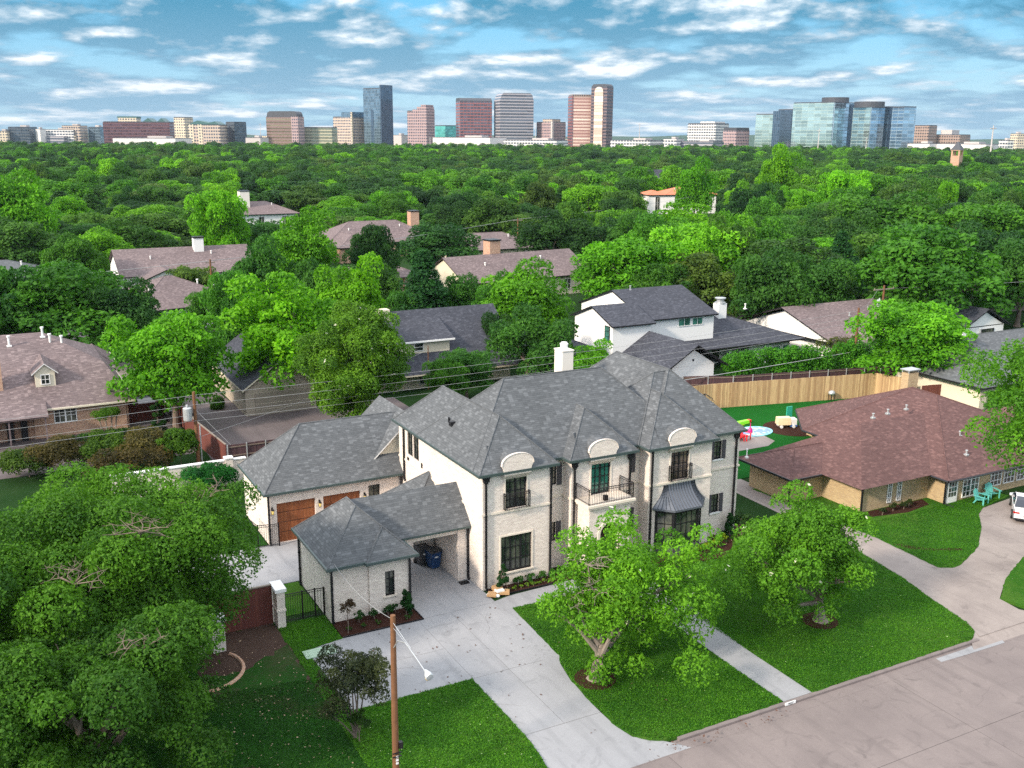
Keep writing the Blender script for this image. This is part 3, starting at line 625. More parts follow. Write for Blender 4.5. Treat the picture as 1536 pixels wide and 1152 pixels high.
# dark rooms behind the glass so that the openings are never see-through
# portico under the balcony, with an arched opening
w=MB(); yP=-1.3; xa,xb=5.9,8.6; ax0,ax1=6.62,7.92; ac=(ax0+ax1)/2; ar=(ax1-ax0)/2; zs=2.45
w.poly([(xa,yP,B0),(ax0,yP,B0),(ax0,yP,4.08),(xa,yP,4.08)]); w.poly([(ax1,yP,B0),(xb,yP,B0),(xb,yP,4.08),(ax1,yP,4.08)])
AP=[(ac-ar*math.cos(math.pi*i/14),zs+ar*math.sin(math.pi*i/14)) for i in range(15)]
for (p,q) in zip(AP,AP[1:]):
    w.poly([(p[0],yP,p[1]),(q[0],yP,q[1]),(q[0],yP,4.08),(p[0],yP,4.08)]); w.poly([(p[0],yP,p[1]),(p[0],yP+.4,p[1]),(q[0],yP+.4,q[1]),(q[0],yP,q[1])])
for x in (ax0,ax1): w.poly([(x,yP,B0),(x,yP+.4,B0),(x,yP+.4,zs),(x,yP,zs)])
w.poly([(xa,yP,B0),(xa,0,B0),(xa,0,4.08),(xa,yP,4.08)]); w.poly([(xb,yP,B0),(xb,0,B0),(xb,0,4.08),(xb,yP,4.08)])
w.poly([(xa,yP+.4,B0),(ax0,yP+.4,B0),(ax0,yP+.4,4.0),(xa,yP+.4,4.0)]); w.poly([(ax1,yP+.4,B0),(xb,yP+.4,B0),(xb,yP+.4,4.0),(ax1,yP+.4,4.0)])
po=w.build('portico_wall',MAT['brick'],H)
t=MB()
AO=[(ac-(ar+.16)*math.cos(math.pi*i/14),zs+(ar+.16)*math.sin(math.pi*i/14)) for i in range(15)]
for p,q,r,s in zip(AP,AP[1:],AO[1:],AO): t.prismy([p,q,r,s],yP-.05,yP+.1)
for x0,x1 in ((ax0-.16,ax0),(ax1,ax1+.16)): t.box(x0,x1,yP-.05,yP+.1,-.02,zs)
t.build('arch_surround',MAT['stone'],po)
d=MB(); d.box(6.3,8.25,.02,.09,-.02,2.9); dd=d.build('front_door',plain('oak_door',(.10,.05,.03),.5),H)
d=MB(); 
for i in range(4):
    for j in range(4): d.box(6.42+i*.45,6.75+i*.45,.0,.018,.3+j*.62,.82+j*.62)
d.build('door_panel',MAT['glass'],dd)
d=MB(); d.tube([(7.2,-.03,1.0),(7.2,-.03,1.35)],.02,6); d.build('handle',MAT['iron'],dd)
m=MB(); m.box(5.95,8.6,yP+.05,.02,-.1,.045); m.build('porch_step',MAT['concrete'],H)
# string course
t=MB(); zb0,zb1=4.28,4.40; e=.06
def course(runs,extra=()):
    t=MB()
    for P,u0,u1 in runs: obox(t,P,u0,u1,zb0,zb1,-e,.01)
    for b_ in extra: t.box(*b_,zb0,zb1)
    t.build('string_course',MAT['stone'],H)
course([(PF(0),-e,4.23+e),(PL(0),-11.85,0)]); course([(PF(.9),4.25,5.5)]); course([(PL(5.5),-.82,0.0),(PF(0),5.5-e,5.74)])
course([(PF(0),8.76,9.5+e)]); course([(PF(.8),9.52,10.6)]); course([(PL(10.6),-.72,.25),(PF(-.25),10.6-e,15.1+e)]); course([(PF(.45),15.12,17.8+e)])
# windows of the main block
window(H,PF(0),sec1[0],6,3,trim=MAT['stone'],sill=MAT['stone'],mid=2,label='large six-column ground floor window beside the driveway')
window(H,PF(0),sec1[1],4,4,trim=MAT['stone'],mid=2,name='french_window',fw=.08,label='french window of the left gable')
for o in side1: window(H,PL(0),o,2,4,fw=.05)
shutters_right_only=True
window(H,PF(.9),rec1[0],2,3,shutters=.3); window(H,PF(.9),rec1[1],2,3,shutters=.3)
window(H,PF(.8),rec2[0],2,3,shutters=.26); window(H,PF(.8),rec2[1],2,3,shutters=.26)
shutters_right_only=False
window(H,PF(.45),far[0],2,3,shutters=.26,sill=MAT['white']); window(H,PF(.45),far[1],2,3,shutters=.26,sill=MAT['white'])
window(H,PF(0),sec2[0],4,4,trim=MAT['stone'],mid=2,name='french_window',fw=.08,glass=glass_mat('green_glass',(.03,.16,.12),.05,curtain=(.015,.06,.05)),label='green curtained french window over the balcony')
window(H,PF(-.25),sec3[0],4,4,trim=MAT['stone'],mid=2,name='french_window',fw=.08,glass=glass_mat('warm_glass',(.035,.028,.02),.06,curtain=(.16,.12,.09)),label='french window of the right gable')
# eyebrow arches
def eyebrow(cx,y,hw,z0,zs,zt):
    """arched white gable standing through the eave, with a shingled barrel behind it"""
    r=zt-zs; n=18; f=y-.29
    top=[(cx-hw*math.cos(math.pi*i/n),zs+r*math.sin(math.pi*i/n)**.85) for i in range(n+1)]
    out=[(cx-hw*.86,z0),(cx-hw*.88,zs-.22)]+top+[(cx+hw*.88,zs-.22),(cx+hw*.86,z0)]
    m=MB(); m.prismy(out,f,f+.13); m.prismx([(f,z0),(y+.05,z0-.34),(y+.05,z0)],cx-hw*.86,cx+hw*.86); o=m.build('arched_gable',MAT['brick'],H)
    c=MB(); to=[(cx-(hw+.03)*math.cos(math.pi*i/n),zs+(r+.03)*math.sin(math.pi*i/n)**.85) for i in range(n+1)]
    for p,q,a,b in zip(top,top[1:],to[1:],to): c.prismy([p,q,a,b],f-.025,f+.12)
    c.build('coping',MAT['brick'],o)
    s=MB(); k=[(cx-hw*math.cos(math.pi*i/n),zs+(r-.03)*math.sin(math.pi*i/n)**.85) for i in range(n+1)]
    for p,q in zip(k,k[1:]): s.poly([(p[0],f+.1,p[1]),(q[0],f+.1,q[1]),(q[0]*.5+cx*.5,y+1.5,q[1]+.1),(p[0]*.5+cx*.5,y+1.5,p[1]+.1)][::-1])
    for sg in (-1,1):   # shingle sweep from the arch foot up into the slope
        s.poly([(cx+sg*(hw+.5),y-.1,z0+.36),(cx+sg*hw,y+.15,zs),(cx+sg*hw*.5,y+1.4,zs+.75),(cx+sg*(hw+.35),y+.9,z0+1.4)])
    s.build('eyebrow_roof',MAT['shingle'],o)
for x_,y_ in ((1.97,0),(7.4,0),(12.68,-.25)): eyebrow(x_,y_,.95,E_-.2,6.98,7.60)
# roofs
def roofpart(label,*hips,mat=MAT['shingle'],gutter=True):
    r=MB(); g=MB() if gutter else None
    for h in hips: hip(r,g,*h)
    o=r.build('roof',mat,H); 
    if label:o['label']=label
    if gutter: g.build('gutter',MAT['gutter'],o)
    return o
rm=roofpart('tall ridged roof over the middle of the house',(-.29,14.0,.6,8.3,E_,1.0))
roofpart('roof wing along the left side',(-.3,4.5,-.25,12.1,E_+.004,1.0))
roofpart('small hip over the balcony',(5.25,9.75,-.25,7,E_+.002,1.0))
roofpart('small hip over the bay window',(10.35,15.35,-.5,7.2,E_+.003,1.0))
roofpart('roof wing along the right side',(11.15,18.05,.2,12.85,E_+.001,1.0),(10.3,18.03,.5,7.1,E_,1.0))
m=MB(); m.tube([(0.9,6.2,7.7),(0.9,6.2,8.1)],.06,8); m.build('vent_pipe',MAT['dark'],rm); m=MB(); m.box(.7,1.0,5.5,5.8,7.75,8.0); m.build('roof_vent',MAT['dark'],rm)
# chimney
c=MB(); c.box(9.7,10.5,8.2,9.2,6.5,10.75); ch=c.build('chimney',MAT['stucco'],H); c=MB(); c.box(9.66,10.54,8.16,9.24,10.75,10.82); c.build('chimney_cap',MAT['stucco'],ch)
c=MB(); c.lathe((10.1,8.7,10.82),[(.0,0),(.24,0),(.24,.28),(.27,.3),(.27,.36),(.2,.38),(.2,.44),(0,.46)],14); c.build('chimney_pot',MAT['white'],ch)
# balcony
b=MB(); b.box(5.74,8.76,-1.46,.0,4.08,4.2); b.box(5.68,8.82,-1.52,-.0,4.2,4.33); bo=b.build('balcony',MAT['stone'],H)
def railing(m,pts,z0,h,sp=.11,r=.011):
    for a,b in zip(pts,pts[1:]):
        L=math.hypot(b[0]-a[0],b[1]-a[1]); n=max(2,int(L/sp))
        for z in (z0+.08,z0+h-.12,z0+h): m.tube([(a[0],a[1],z),(b[0],b[1],z)],.018 if z<z0+h else .026,4)
        for i in range(n+1):
            t=i/n; m.tube([(a[0]+(b[0]-a[0])*t,a[1]+(b[1]-a[1])*t,z0+.02),(a[0]+(b[0]-a[0])*t,a[1]+(b[1]-a[1])*t,z0+h)],.026 if i in(0,n) else r,4,False)
m=MB(); railing(m,[(5.8,-.05),(5.8,-1.4),(8.7,-1.4),(8.7,-.05)],4.33,.92); m.build('railing',MAT['iron'],bo)
m=MB(); m.box(7.0,7.25,-1.1,-.9,4.34,4.62); m.build('wall_lantern',MAT['iron'],bo)
m=MB(); railing(m,[(1.27,-.02),(1.27,-.24),(2.75,-.24),(2.75,-.02)],4.42,.95,.1); m.build('juliet_railing',MAT['iron'],H)
m=MB(); railing(m,[(12.0,-.27),(12.0,-.49),(13.48,-.49),(13.48,-.27)],4.42,.95,.1); m.build('juliet_railing',MAT['iron'],H)
# bay window with flared metal roof
yb=-.25; P0=[(11.12,yb),(11.95,-1.03),(13.72,-1.03),(14.52,yb)]
b=MB(); b.prism(P0+[],-.1,.62)
def bayseg(m,a,b_,z0,z1,t,out=0):
    a=Vector((*a,0)); c=Vector((*b_,0)); d=(c-a).normalized(); n=Vector((d.y,-d.x,0))
    q=[a+n*out,c+n*out,c-n*t,a-n*t]; m.prism([(v.x,v.y) for v in q],z0,z1)
bb=b.build('bay_window',MAT['shutter'],H); b=MB(); b.prism(P0,2.72,2.9); b.build('bay_head',MAT['shutter'],bb)
fr=MB(); gl=MB()
for a,c in zip(P0,P0[1:]):
    A=Vector(a);Cc=Vector(c); L=(Cc-A).length; n=4 if L>1.5 else 2
    pw=.16 if L<1.5 else .14
    for t0,t1 in ((0,pw/L),(1-pw/L,1)): bayseg(fr,A.lerp(Cc,t0),A.lerp(Cc,t1),.62,2.72,.12,.01)
    for i in range(1,n): 
        t=pw/L+(1-2*pw/L)*i/n; bayseg(fr,A.lerp(Cc,t-.016/L),A.lerp(Cc,t+.016/L),.62,2.72,.06,-.02)
    for z in (.66,1.3,1.98,2.66): bayseg(fr,A.lerp(Cc,pw/L),A.lerp(Cc,1-pw/L),z-.022,z+.022,.06,-.022)
    bayseg(gl,A.lerp(Cc,.05),A.lerp(Cc,.95),.62,2.72,.07,-.05)
fr.build('bay_frame',MAT['dark'],bb); gl.build('pane',MAT['glass'],bb)
lo=[(10.92,yb),(11.86,-1.2),(13.84,-1.2),(14.74,yb)]; hi=[(11.66,yb),(11.95,yb-.0),(13.65,yb),(13.92,yb)]
rf=MB(); K=8; rings=[]
for i in range(K+1):
    t=i/K; s=(1-t)**1.75; z=2.93+t*1.27
    rings.append([(h_[0]+(l[0]-h_[0])*s,min(yb+.0,h_[1]+(l[1]-h_[1])*s),z) for l,h_ in zip(lo,hi)])
for r0,r1 in zip(rings,rings[1:]):
    for k in range(3): rf.poly([r0[k],r0[k+1],r1[k+1],r1[k]])
rf.prism([(10.9,yb+.01),(11.84,-1.22),(13.86,-1.22),(14.76,yb+.01)],2.82,2.928)
ro=rf.build('bay_roof',MAT['seam'],H)
sm=MB()
for k,n in ((0,5),(1,9),(2,5)):
    for j in range(n+1):
        u=j/n; pts=[]
        for r in rings: a,b_=Vector(r[k]),Vector(r[k+1]); pts.append(a.lerp(b_,u)+Vector((0,-.012,.015)))
        sm.tube(pts,.016,4,False)
sm.build('standing_seams',plain('seam_edge',(.05,.056,.07),.5,.5),ro)
# garage wing
w=MB(); gd=[(-8.05,-5.67,.0,2.52),(-5.17,-2.79,.0,2.52),(-2.25,-1.5,.85,2.75)]
wall_grid(w,PF(11.5),-8.6,0,B0,3.3,gd,.2); w.poly([(-8.6,17.3,B0),(-8.6,11.5,B0),(-8.6,11.5,3.3),(-8.6,17.3,3.3)]); w.poly([(0,17.3,B0),(-8.6,17.3,B0),(-8.6,17.3,3.3),(0,17.3,3.3)]); w.poly([(1.5,11.85,B0),(1.5,17.3,B0),(1.5,17.3,3.3),(1.5,11.85,3.3)])
w.build('garage_wall',MAT['brick'],H)
for o in gd[:2]:
    m=MB(); m.box(o[0],o[1],11.66,11.74,0,2.52); g_=m.build('garage_door',MAT['garage'],H)
    m=MB()
    for i in range(1,4): m.box(o[0]+.02,o[1]-.02,11.652,11.662,i*.63-.012,i*.63+.012)
    m.build('door_rail',MAT['iron'],g_)
window(H,PF(11.5),gd[2],2,2,fw=.05)
r=MB(); g=MB(); hip(r,g,-8.82,4.0,11.2,17.6,3.3,.985); gr=r.build('garage_roof',MAT['shingle'],H); g.build('gutter',MAT['gutter'],gr)
m=MB(); m.poly([(-1.52,12.3,4.12),(3.6,12.3,4.12),(1.05,12.3,6.5)]); m.poly([(-1.52,12.32,4.0),(3.6,12.32,4.0),(1.05,12.32,6.5)][::-1]); cg=m.build('cross_gable_wall',MAT['cream'],H)
r=MB(); g=MB(); gable(r,g,-1.72,3.8,12.1,18.0,4.12,.93,'y',th=.1); o=r.build('cross_gable_roof',MAT['shingle'],H); g.build('fascia',MAT['white'],o)
def lantern(parent,x,y,z):
    m=MB(); m.box(x-.05,x+.05,y-.02,y,z-.1,z+.3); m.tube([(x,y-.02,z+.28),(x,y-.14,z+.34),(x,y-.16,z+.26)],.015,5); m.lathe((x,y-.16,z-.12),[(.0,0),(.06,0),(.085,.02),(.085,.03),(.03,.031)],6); m.lathe((x,y-.16,z+.14),[(.11,0),(.03,.12),(.0,.14)],6)
    o=m.build('wall_lantern',MAT['iron'],parent); m=MB(); m.lathe((x,y-.16,z-.09),[(.05,0),(.09,.23),(.0,.231)],6); 
    m.build('lamp_glass',MAT['gold'],o)
for x in (-8.33,-5.42,-2.53): lantern(H,x,11.5,2.05)
# front room and breezeway
w=MB(); fw=[(-5.58,-5.06,.92,2.26)]
wall_grid(w,PF(0),-6.44,-4.2,B0,3.15,fw); w.poly([(-8.45,.12,B0),(-6.44,.12,B0),(-6.44,.12,3.15),(-8.45,.12,3.15)]); w.poly([(-6.44,.12,B0),(-6.44,0,B0),(-6.44,0,3.15),(-6.44,.12,3.15)])
w.poly([(-8.45,5.55,B0),(-8.45,.12,B0),(-8.45,.12,3.15),(-8.45,5.55,3.15)]); w.poly([(-4.2,0,B0),(-4.2,5.55,B0),(-4.2,5.55,3.15),(-4.2,0,3.15)]); w.poly([(-4.2,5.55,B0),(-8.45,5.55,B0),(-8.45,5.55,3.15),(-4.2,5.55,3.15)])
w.build('front_room_wall',MAT['brick'],H)
window(H,PF(0),fw[0],2,3,fw=.05,sill=MAT['stone'])
w=MB(); w.box(-.66,-.002,1.75,4.8,B0,3.2); w.box(-4.2,-.66,1.8,2.0,2.78,3.2); w.box(-4.2,-.66,4.55,4.75,2.78,3.2); w.build('breezeway_wall',MAT['brick'],H)
r=MB(); g=MB(); hip(r,g,-8.7,-4.02,-.34,5.75,3.15,.93); hip(r,g,-6.72,-4.0,-.55,2.2,3.148,.93); fr_=r.build('front_room_roof',MAT['shingle'],H); g.build('gutter',MAT['gutter'],fr_)
r=MB(); g=MB(); gable(r,g,-6.3,-.01,1.38,5.2,3.27,1.02,'x',th=.12); br_=r.build('breezeway_roof',MAT['shingle'],H); g.build('gutter',MAT['gutter'],br_)
m=MB(); m.box(-4.2,-.66,1.6,4.9,3.05,3.1); m.build('breezeway_ceiling',MAT['cream'],H)
r=MB(); g=MB(); hip(r,g,-2.1,2.1,4.9,9.3,2.9,.82); o=r.build('side_porch_roof',MAT['shingle'],H); g.build('gutter',MAT['gutter'],o)
m=MB(); m.box(-1.9,-.002,5.1,9.1,-.1,2.88); m.build('side_porch_wall',MAT['brick'],H)
m=MB(); m.box(-.03,-.0,10.2,10.5,4.42,4.6); m.build('wall_vent',MAT['iron'],H); m=MB(); m.box(-.05,0,8.1,8.25,4.55,4.85); m.build('wall_vent',MAT['iron'],H)
for x,y,z1,hd in ((.17,-.08,E_-.1,1),(5.66,-.08,E_-.1,1),(9.36,-.08,E_-.1,1),(10.74,-.33,E_-.1,0),(17.5,.37,E_-.1,1),(4.16,-.07,E_-.1,0)): downspout(H,x,y,0,z1,hd)
downspout(H,-.08,10.9,2.9,E_-.1); downspout(H,-8.4,.02,0,3.0); downspout(H,-4.25,-.09,0,3.0); downspout(H,-8.53,5.3,0,3.0); downspout(H,-.08,1.68,0,3.1); downspout(H,-8.55,11.4,0,3.1); downspout(H,-.1,11.38,0,3.1)
# ------------------------------------------------------------------ neighbouring houses
def bld(name,label,cat='house',group=None): return empty(name,(0,0,0),0,label,cat,group)
def walls(root,mat,*boxes,z0=-.15):
    m=MB()
    for b in boxes: m.box(b[0],b[1],b[2],b[3],b[4] if len(b)>5 else z0,b[-1])
    return m.build('wall',mat,root)
def hips(root,mat,gmat,*hs,label=None):
    r=MB(); g=MB()
    for h in hs: hip(r,g,*h)
    o=r.build('roof',mat,root); g.build('gutter',gmat,o)
    if label:o['label']=label
    return o
def gab(root,mat,gmat,*gs):
    r=MB(); g=MB()
    for h in gs: gable(r,g,*h)
    o=r.build('roof',mat,root); g.build('fascia',gmat,o); return o
def swin(root,P,o,nx=2,nz=2,fr=MAT['white'],**k):
    """window unit standing 5 cm proud of a plain wall"""
    return window(root,lambda u,z,w:P(u,z,w-.13),o,nx,nz,fr=fr,**k)
def vents(root,pts,mat,h=.6,r=.07):
    for p in pts:
        m=MB(); m.lathe(p,[(r,0),(r,h*.85),(r*1.6,h*.86),(r*1.6,h),(0,h)],8); m.box(p[0]-r*2.2,p[0]+r*2.2,p[1]-r*2.2,p[1]+r*2.2,p[2]-.05,p[2]+.06); m.build('vent_pipe',mat,root)
# brown-roofed house on the right
b=bld('brick_house','low tan brick house with a broad red-brown shingle roof right of the white house')
walls(b,MAT['brick_tan'],(24.3,35,2.6,6.6,1.98),(27.3,45.3,-.9,6.6,1.98),(33.6,47.6,-2.25,10.2,1.985),(37,47.6,9.5,14.2,1.984),(47.6,61.2,-2.4,7.3,1.982))
hips(b,MAT['shingle_brown'],MAT['dark'],(23.6,35,1.8,7.3,2.0,.4),(40,62,-3.2,8,2.0,.4))
r=MB(); c0,c1,c2,c3,c4=(32.75,-3.1,2),(48.5,-3.1,2),(48.5,15.2,2),(36.6,15.2,2),(32.75,10.4,2); P1=(40.6,4.8,5.16); P2=(40.9,7.3,5.16)
a_,b2,R2_,R1_,cc2,d_=(26.3,-1.7,2),(46,-1.7,2),(41,4,4.28),(32,4,4.28),(46,7.45,2),(26.3,7.45,2)
for f in ([a_,b2,R2_,R1_],[d_,a_,R1_],[cc2,d_,R1_,R2_]): r.poly([(q[0],q[1],q[2]+.003) for q in f])
for f in ([c0,c1,P1],[c1,c2,P2,P1],[c2,c3,P2],[c3,c4,P2],[c4,c0,P1,P2]): r.poly(f)
for a_,b_ in ((c0,P1),(c1,P1),(c2,P2),(c3,P2),(c4,P2),(P1,P2)): r.tube([a_,b_],.05,5,False)
r.poly([(p_[0],p_[1],1.98) for p_ in (c4,c3,c2,c1,c0)]); o=r.build('roof',MAT['shingle_brown'],b); g=MB(); L5=[c0,c1,c2,c3,c4]; [g.tube([(u[0],u[1],1.93),(v[0],v[1],1.93)],.08,4) for u,v in ((a_,b2),(d_,a_),(d_,cc2))]
for a_,b_ in zip(L5,L5[1:]+L5[:1]): g.tube([(a_[0],a_[1],1.93),(b_[0],b_[1],1.93)],.08,4)
g.build('gutter',MAT['dark'],o)
c=MB(); c.box(41.4,42.5,8.2,8.9,4.4,6.0); ch=c.build('chimney',MAT['brick_tan'],b); c=MB(); c.box(41.3,42.6,8.1,9.0,6.2,6.28); [c.box(x,x+.08,y,y+.08,6.0,6.2) for x in(41.4,42.42) for y in(8.2,8.82)]; c.build('chimney_cap',MAT['galv'],ch)
for o in ((29.6,30.0,.3,1.75),(30.5,30.9,.3,1.75)): swin(b,PF(-.9),o,2,4)
swin(b,PF(-2.25),(35.3,36.9,.15,1.8),4,4,mid=2)
for x in (38.1,39.5,40.9,42.3): swin(b,PF(-2.25),(x,x+1.15,.5,1.7),3,3)
d=MB(); d.box(33.75,34.75,-2.34,-2.22,0,1.9); dd=d.build('french_door',MAT['white'],b); d=MB(); 
for i in range(3):
    for j in range(4): d.box(33.87+i*.27,34.08+i*.27,-2.352,-2.341,.45+j*.35,.75+j*.35)
d.build('pane',MAT['glass'],dd)
vents(b,[(37.2,4.6,4.5),(35.3,4.6,4.4),(33.6,4.4,4.35),(38.2,.6,3.4),(36.6,-1.3,2.75)],MAT['galv'],.35,.06); vents(b,[tuple(un(1120,686,2.9))],MAT['white'],.6,.04)
for x,y in ((27.2,-1.0),(33.5,-2.35),(24.2,2.5)): 
    m=MB(); m.box(x-.05,x+.05,y-.05,y+.05,0,1.95); m.tube([(x,y,.08),(x+.1,y-.7,.03)],.05,4); m.build('downspout',MAT['dark'],b)
# white two-storey house with charcoal roofs
b=bld('white_house','white two-storey house with charcoal gable roofs behind the white garage gable')
walls(b,MAT['white'],(34.6,39.6,29.6,42,2.75),(32.75,37.4,37.0,44.2,5.75),(37.4,46.2,38.0,50.4,5.75),(50.4,56.2,37.0,50,2.6),(38.5,50.4,39.2,50,2.4))
def gwall(root,mat,x,y0,y1,z0,t):   # triangle in a side wall
    m=MB(); ym=(y0+y1)/2; m.prismx([(y0,z0),(y1,z0),(ym,z0+(y1-y0)/2*t)],x,x+.2); return m.build('gable_wall',mat,root)
def gwally(root,mat,y,x0,x1,z0,t,th=.2):
    m=MB(); xm=(x0+x1)/2; m.prismy([(x0,z0),(x1,z0),(xm,z0+(x1-x0)/2*t)],y,y+th); return m.build('gable_wall',mat,root)
gwally(b,MAT['white'],29.6,34.6,39.6,2.74,.62); gwall(b,MAT['white'],32.75,37,44.2,5.74,.36); gwall(b,MAT['white'],37.45,38,50.4,5.74,.36)
gab(b,MAT['shingle_dark'],MAT['dark'],(33.4,40.9,29.0,43,2.6,.6,'y'),(32.4,37.7,36.6,44.6,5.7,.38,'x'),(37.2,46.5,37.6,50.8,5.8,.34,'x'))
hips(b,MAT['shingle_dark'],MAT['dark'],(37,57.4,36.0,51.5,2.45,.34))
hips(b,MAT['shingle_dark'],MAT['dark'],(27.5,33.5,37.5,47,2.6,.4)); walls(b,MAT['white'],(28,33,38,46.5,2.6))
c=MB(); c.box(49.8,50.9,41.6,42.6,3,6.0); ch=c.build('chimney',MAT['white'],b); c=MB(); c.lathe((50.35,42.1,6.0),[(.6,0),(.6,.12),(.4,.14),(.4,.5),(.62,.52),(.62,.62),(0,.66)],12); c.build('chimney_cap',MAT['galv'],ch)
gg=glass_mat('green_pane',(.05,.2,.16),.05,curtain=(.03,.09,.08))
for o in ((41.5,43.1,4.75,5.6),(43.3,44.7,4.75,5.55)): swin(b,PF(38.0),o,2,1,glass=gg)
swin(b,PL(32.75),(-38.4,-37.5,3.95,5.55),1,3,fr=MAT['dark'],glass=gg)
for x in (52.6,53.9,55.1): swin(b,PF(37.0),(x,x+.95,.9,1.75),1,2,glass=gg)
for x in (45.4,47.0): swin(b,PF(39.2),(x,x+1.1,.2,1.9),2,3,fr=MAT['dark'])
m=MB(); [m.box(x,x+.22,37.2,37.4,0,2.45) for x in (44.4,47.9)]; m.build('porch_column',MAT['white'],b)
vents(b,[(39.5,44,7.9),(38.6,46,7.2)],MAT['galv'],.5); vents(b,[(55.2,43.5,4.8),(37,35,3.9)],MAT['white'],.6)
m=MB(); m.box(36.95,37.15,29.57,29.61,3.2,3.4); m.build('wall_vent',MAT['dark'],b)
# orange brick house at the far left
b=bld('brick_house','orange brick house with mauve shingle roof and a white dormer at the left edge')
walls(b,MAT['brick_red'],(-30,-12.4,41.7,57,2.45),(-19.6,-12.6,41.5,42,2.44))
r=MB(); g=MB()
# long front slope then a shallower upper hip
r.poly([(-31,41.0,2.5),(-11.9,41.0,2.5),(-13.6,46.0,4.95),(-31,46.0,4.95)]); r.poly([(-11.9,41.0,2.5),(-11.9,58,2.5),(-13.6,53.5,4.95),(-13.6,46.0,4.95)])
r.poly([(-31,46.0,4.95),(-13.6,46.0,4.95),(-18.0,51.0,7.0),(-31,51.0,7.0)]); r.poly([(-13.6,46.0,4.95),(-13.6,53.5,4.95),(-18.0,51.0,7.0)]); r.poly([(-13.6,53.5,4.95),(-31,53.5,4.95),(-31,51,7.0),(-18,51,7.0)]); r.poly([(-11.9,58,2.5),(-31,58,2.5),(-31,53.5,4.95),(-13.6,53.5,4.95)])
ro=r.build('roof',MAT['shingle_mauve'],b); g.box(-31,-11.85,40.92,41.02,2.38,2.52); g.box(-11.95,-11.85,41.02,58,2.38,2.52); g.build('gutter',MAT['cream'],ro)
r=MB(); r.poly([(-31,39.2,2.35),(-18.6,39.2,2.35),(-18.6,41.9,2.95),(-31,41.9,2.95)]); r.poly([(-31,39.2,2.25),(-18.6,39.2,2.25),(-18.6,41.9,2.85),(-31,41.9,2.85)]); [r.box(x,x+.12,39.3,39.42,0,2.3) for x in (-18.9,-21.5,-24)]; r.build('porch_roof',MAT['shingle_mauve'],b)
hips(b,MAT['shingle_mauve'],MAT['cream'],(-15,-11.6,53,60,2.9,.75)); walls(b,MAT['white'],(-14.5,-12,53.4,59.6,2.85))
m=MB(); m.box(-19.1,-17.6,43.6,46.2,3.3,4.95); m.prismy([(-19.1,4.95),(-17.6,4.95),(-18.35,5.58)],43.6,46); do=m.build('dormer',MAT['cream'],b)
r=MB(); g=MB(); gable(r,g,-19.35,-17.35,43.4,48.4,4.88,.85,'y',th=.08); o=r.build('dormer_roof',MAT['shingle_mauve'],b); g.build('fascia',MAT['white'],o)
swin(b,PF(43.6),(-18.7,-18.0,3.95,4.8),2,2); swin(b,PF(41.5),(-18.1,-16.4,1.15,2.3),4,2,mid=2)
vents(b,[(-20.6,49.3,6.3),(-17.9,50.2,6.7),(-16.5,49.2,6.0),(-17.4,49.4,6.2)],MAT['white'],.9,.09)
m=MB(); m.box(-22.6,-21.5,43.6,44.8,2,7.2); m.build('chimney',MAT['brick_red'],b)
m=MB(); [m.box(x,x+.5,41.3,41.5,0,2.0) for x in(-20.6,-21.6,-22.9)]; m.build('porch_opening',MAT['dark'],b)
# tan garage
b=bld('garage','tan sided garage with a dark gable roof beside the alley court')
walls(b,MAT['tan'],(-2.9,3.4,40.6,54,2.4)); gab(b,MAT['shingle_dark'],MAT['cream'],(-3.2,3.7,40.3,54.5,2.4,.7,'y')); gwally(b,MAT['tan'],40.62,-2.9,3.4,2.4,.7)
m=MB(); m.box(-2.1,2.9,40.52,40.6,0,1.95); g_=m.build('garage_door',plain('taupe_door',(.3,.26,.21)),b); m=MB(); [m.box(-2.1,2.9,40.505,40.521,z,z+.03) for z in(.5,1,1.5)]; m.build('door_rail',MAT['cream'],g_)
# dark roofed house with a long shed dormer
b=bld('house','house with steep charcoal roof and a cream shed dormer behind the flowering magnolia')
walls(b,MAT['cream'],(7,24.5,43.2,54,2.0)); gab(b,MAT['shingle_dark'],MAT['cream'],(5.5,25.2,41.8,55,1.7,.78,'x')); gwall(b,MAT['cream'],24.3,43,54,1.9,.78)
m=MB(); m.box(8.5,18.1,43.9,48,3.3,4.55); m.build('dormer',MAT['cream'],b); r=MB(); r.poly([(8.1,43.5,4.6),(18.5,43.5,4.6),(18.5,48.8,6.6),(8.1,48.8,6.6)]); r.poly([(8.1,43.5,4.5),(18.5,43.5,4.5),(18.5,48.8,6.5),(8.1,48.8,6.5)]); ro=r.build('dormer_roof',MAT['shingle_dark'],b); m=MB(); m.box(8.1,18.5,43.42,43.5,4.46,4.62); m.build('fascia',MAT['white'],ro)
swin(b,PF(43.9),(14.3,15.3,3.55,4.35),1,2); swin(b,PF(43.9),(10.3,11.3,3.55,4.35),1,2); swin(b,PF(43.2),(14.5,17.2,.4,1.6),4,1)
c=MB(); c.box(12.2,13.3,47.5,48.5,5,7.2); c.build('chimney',MAT['cream'],b)
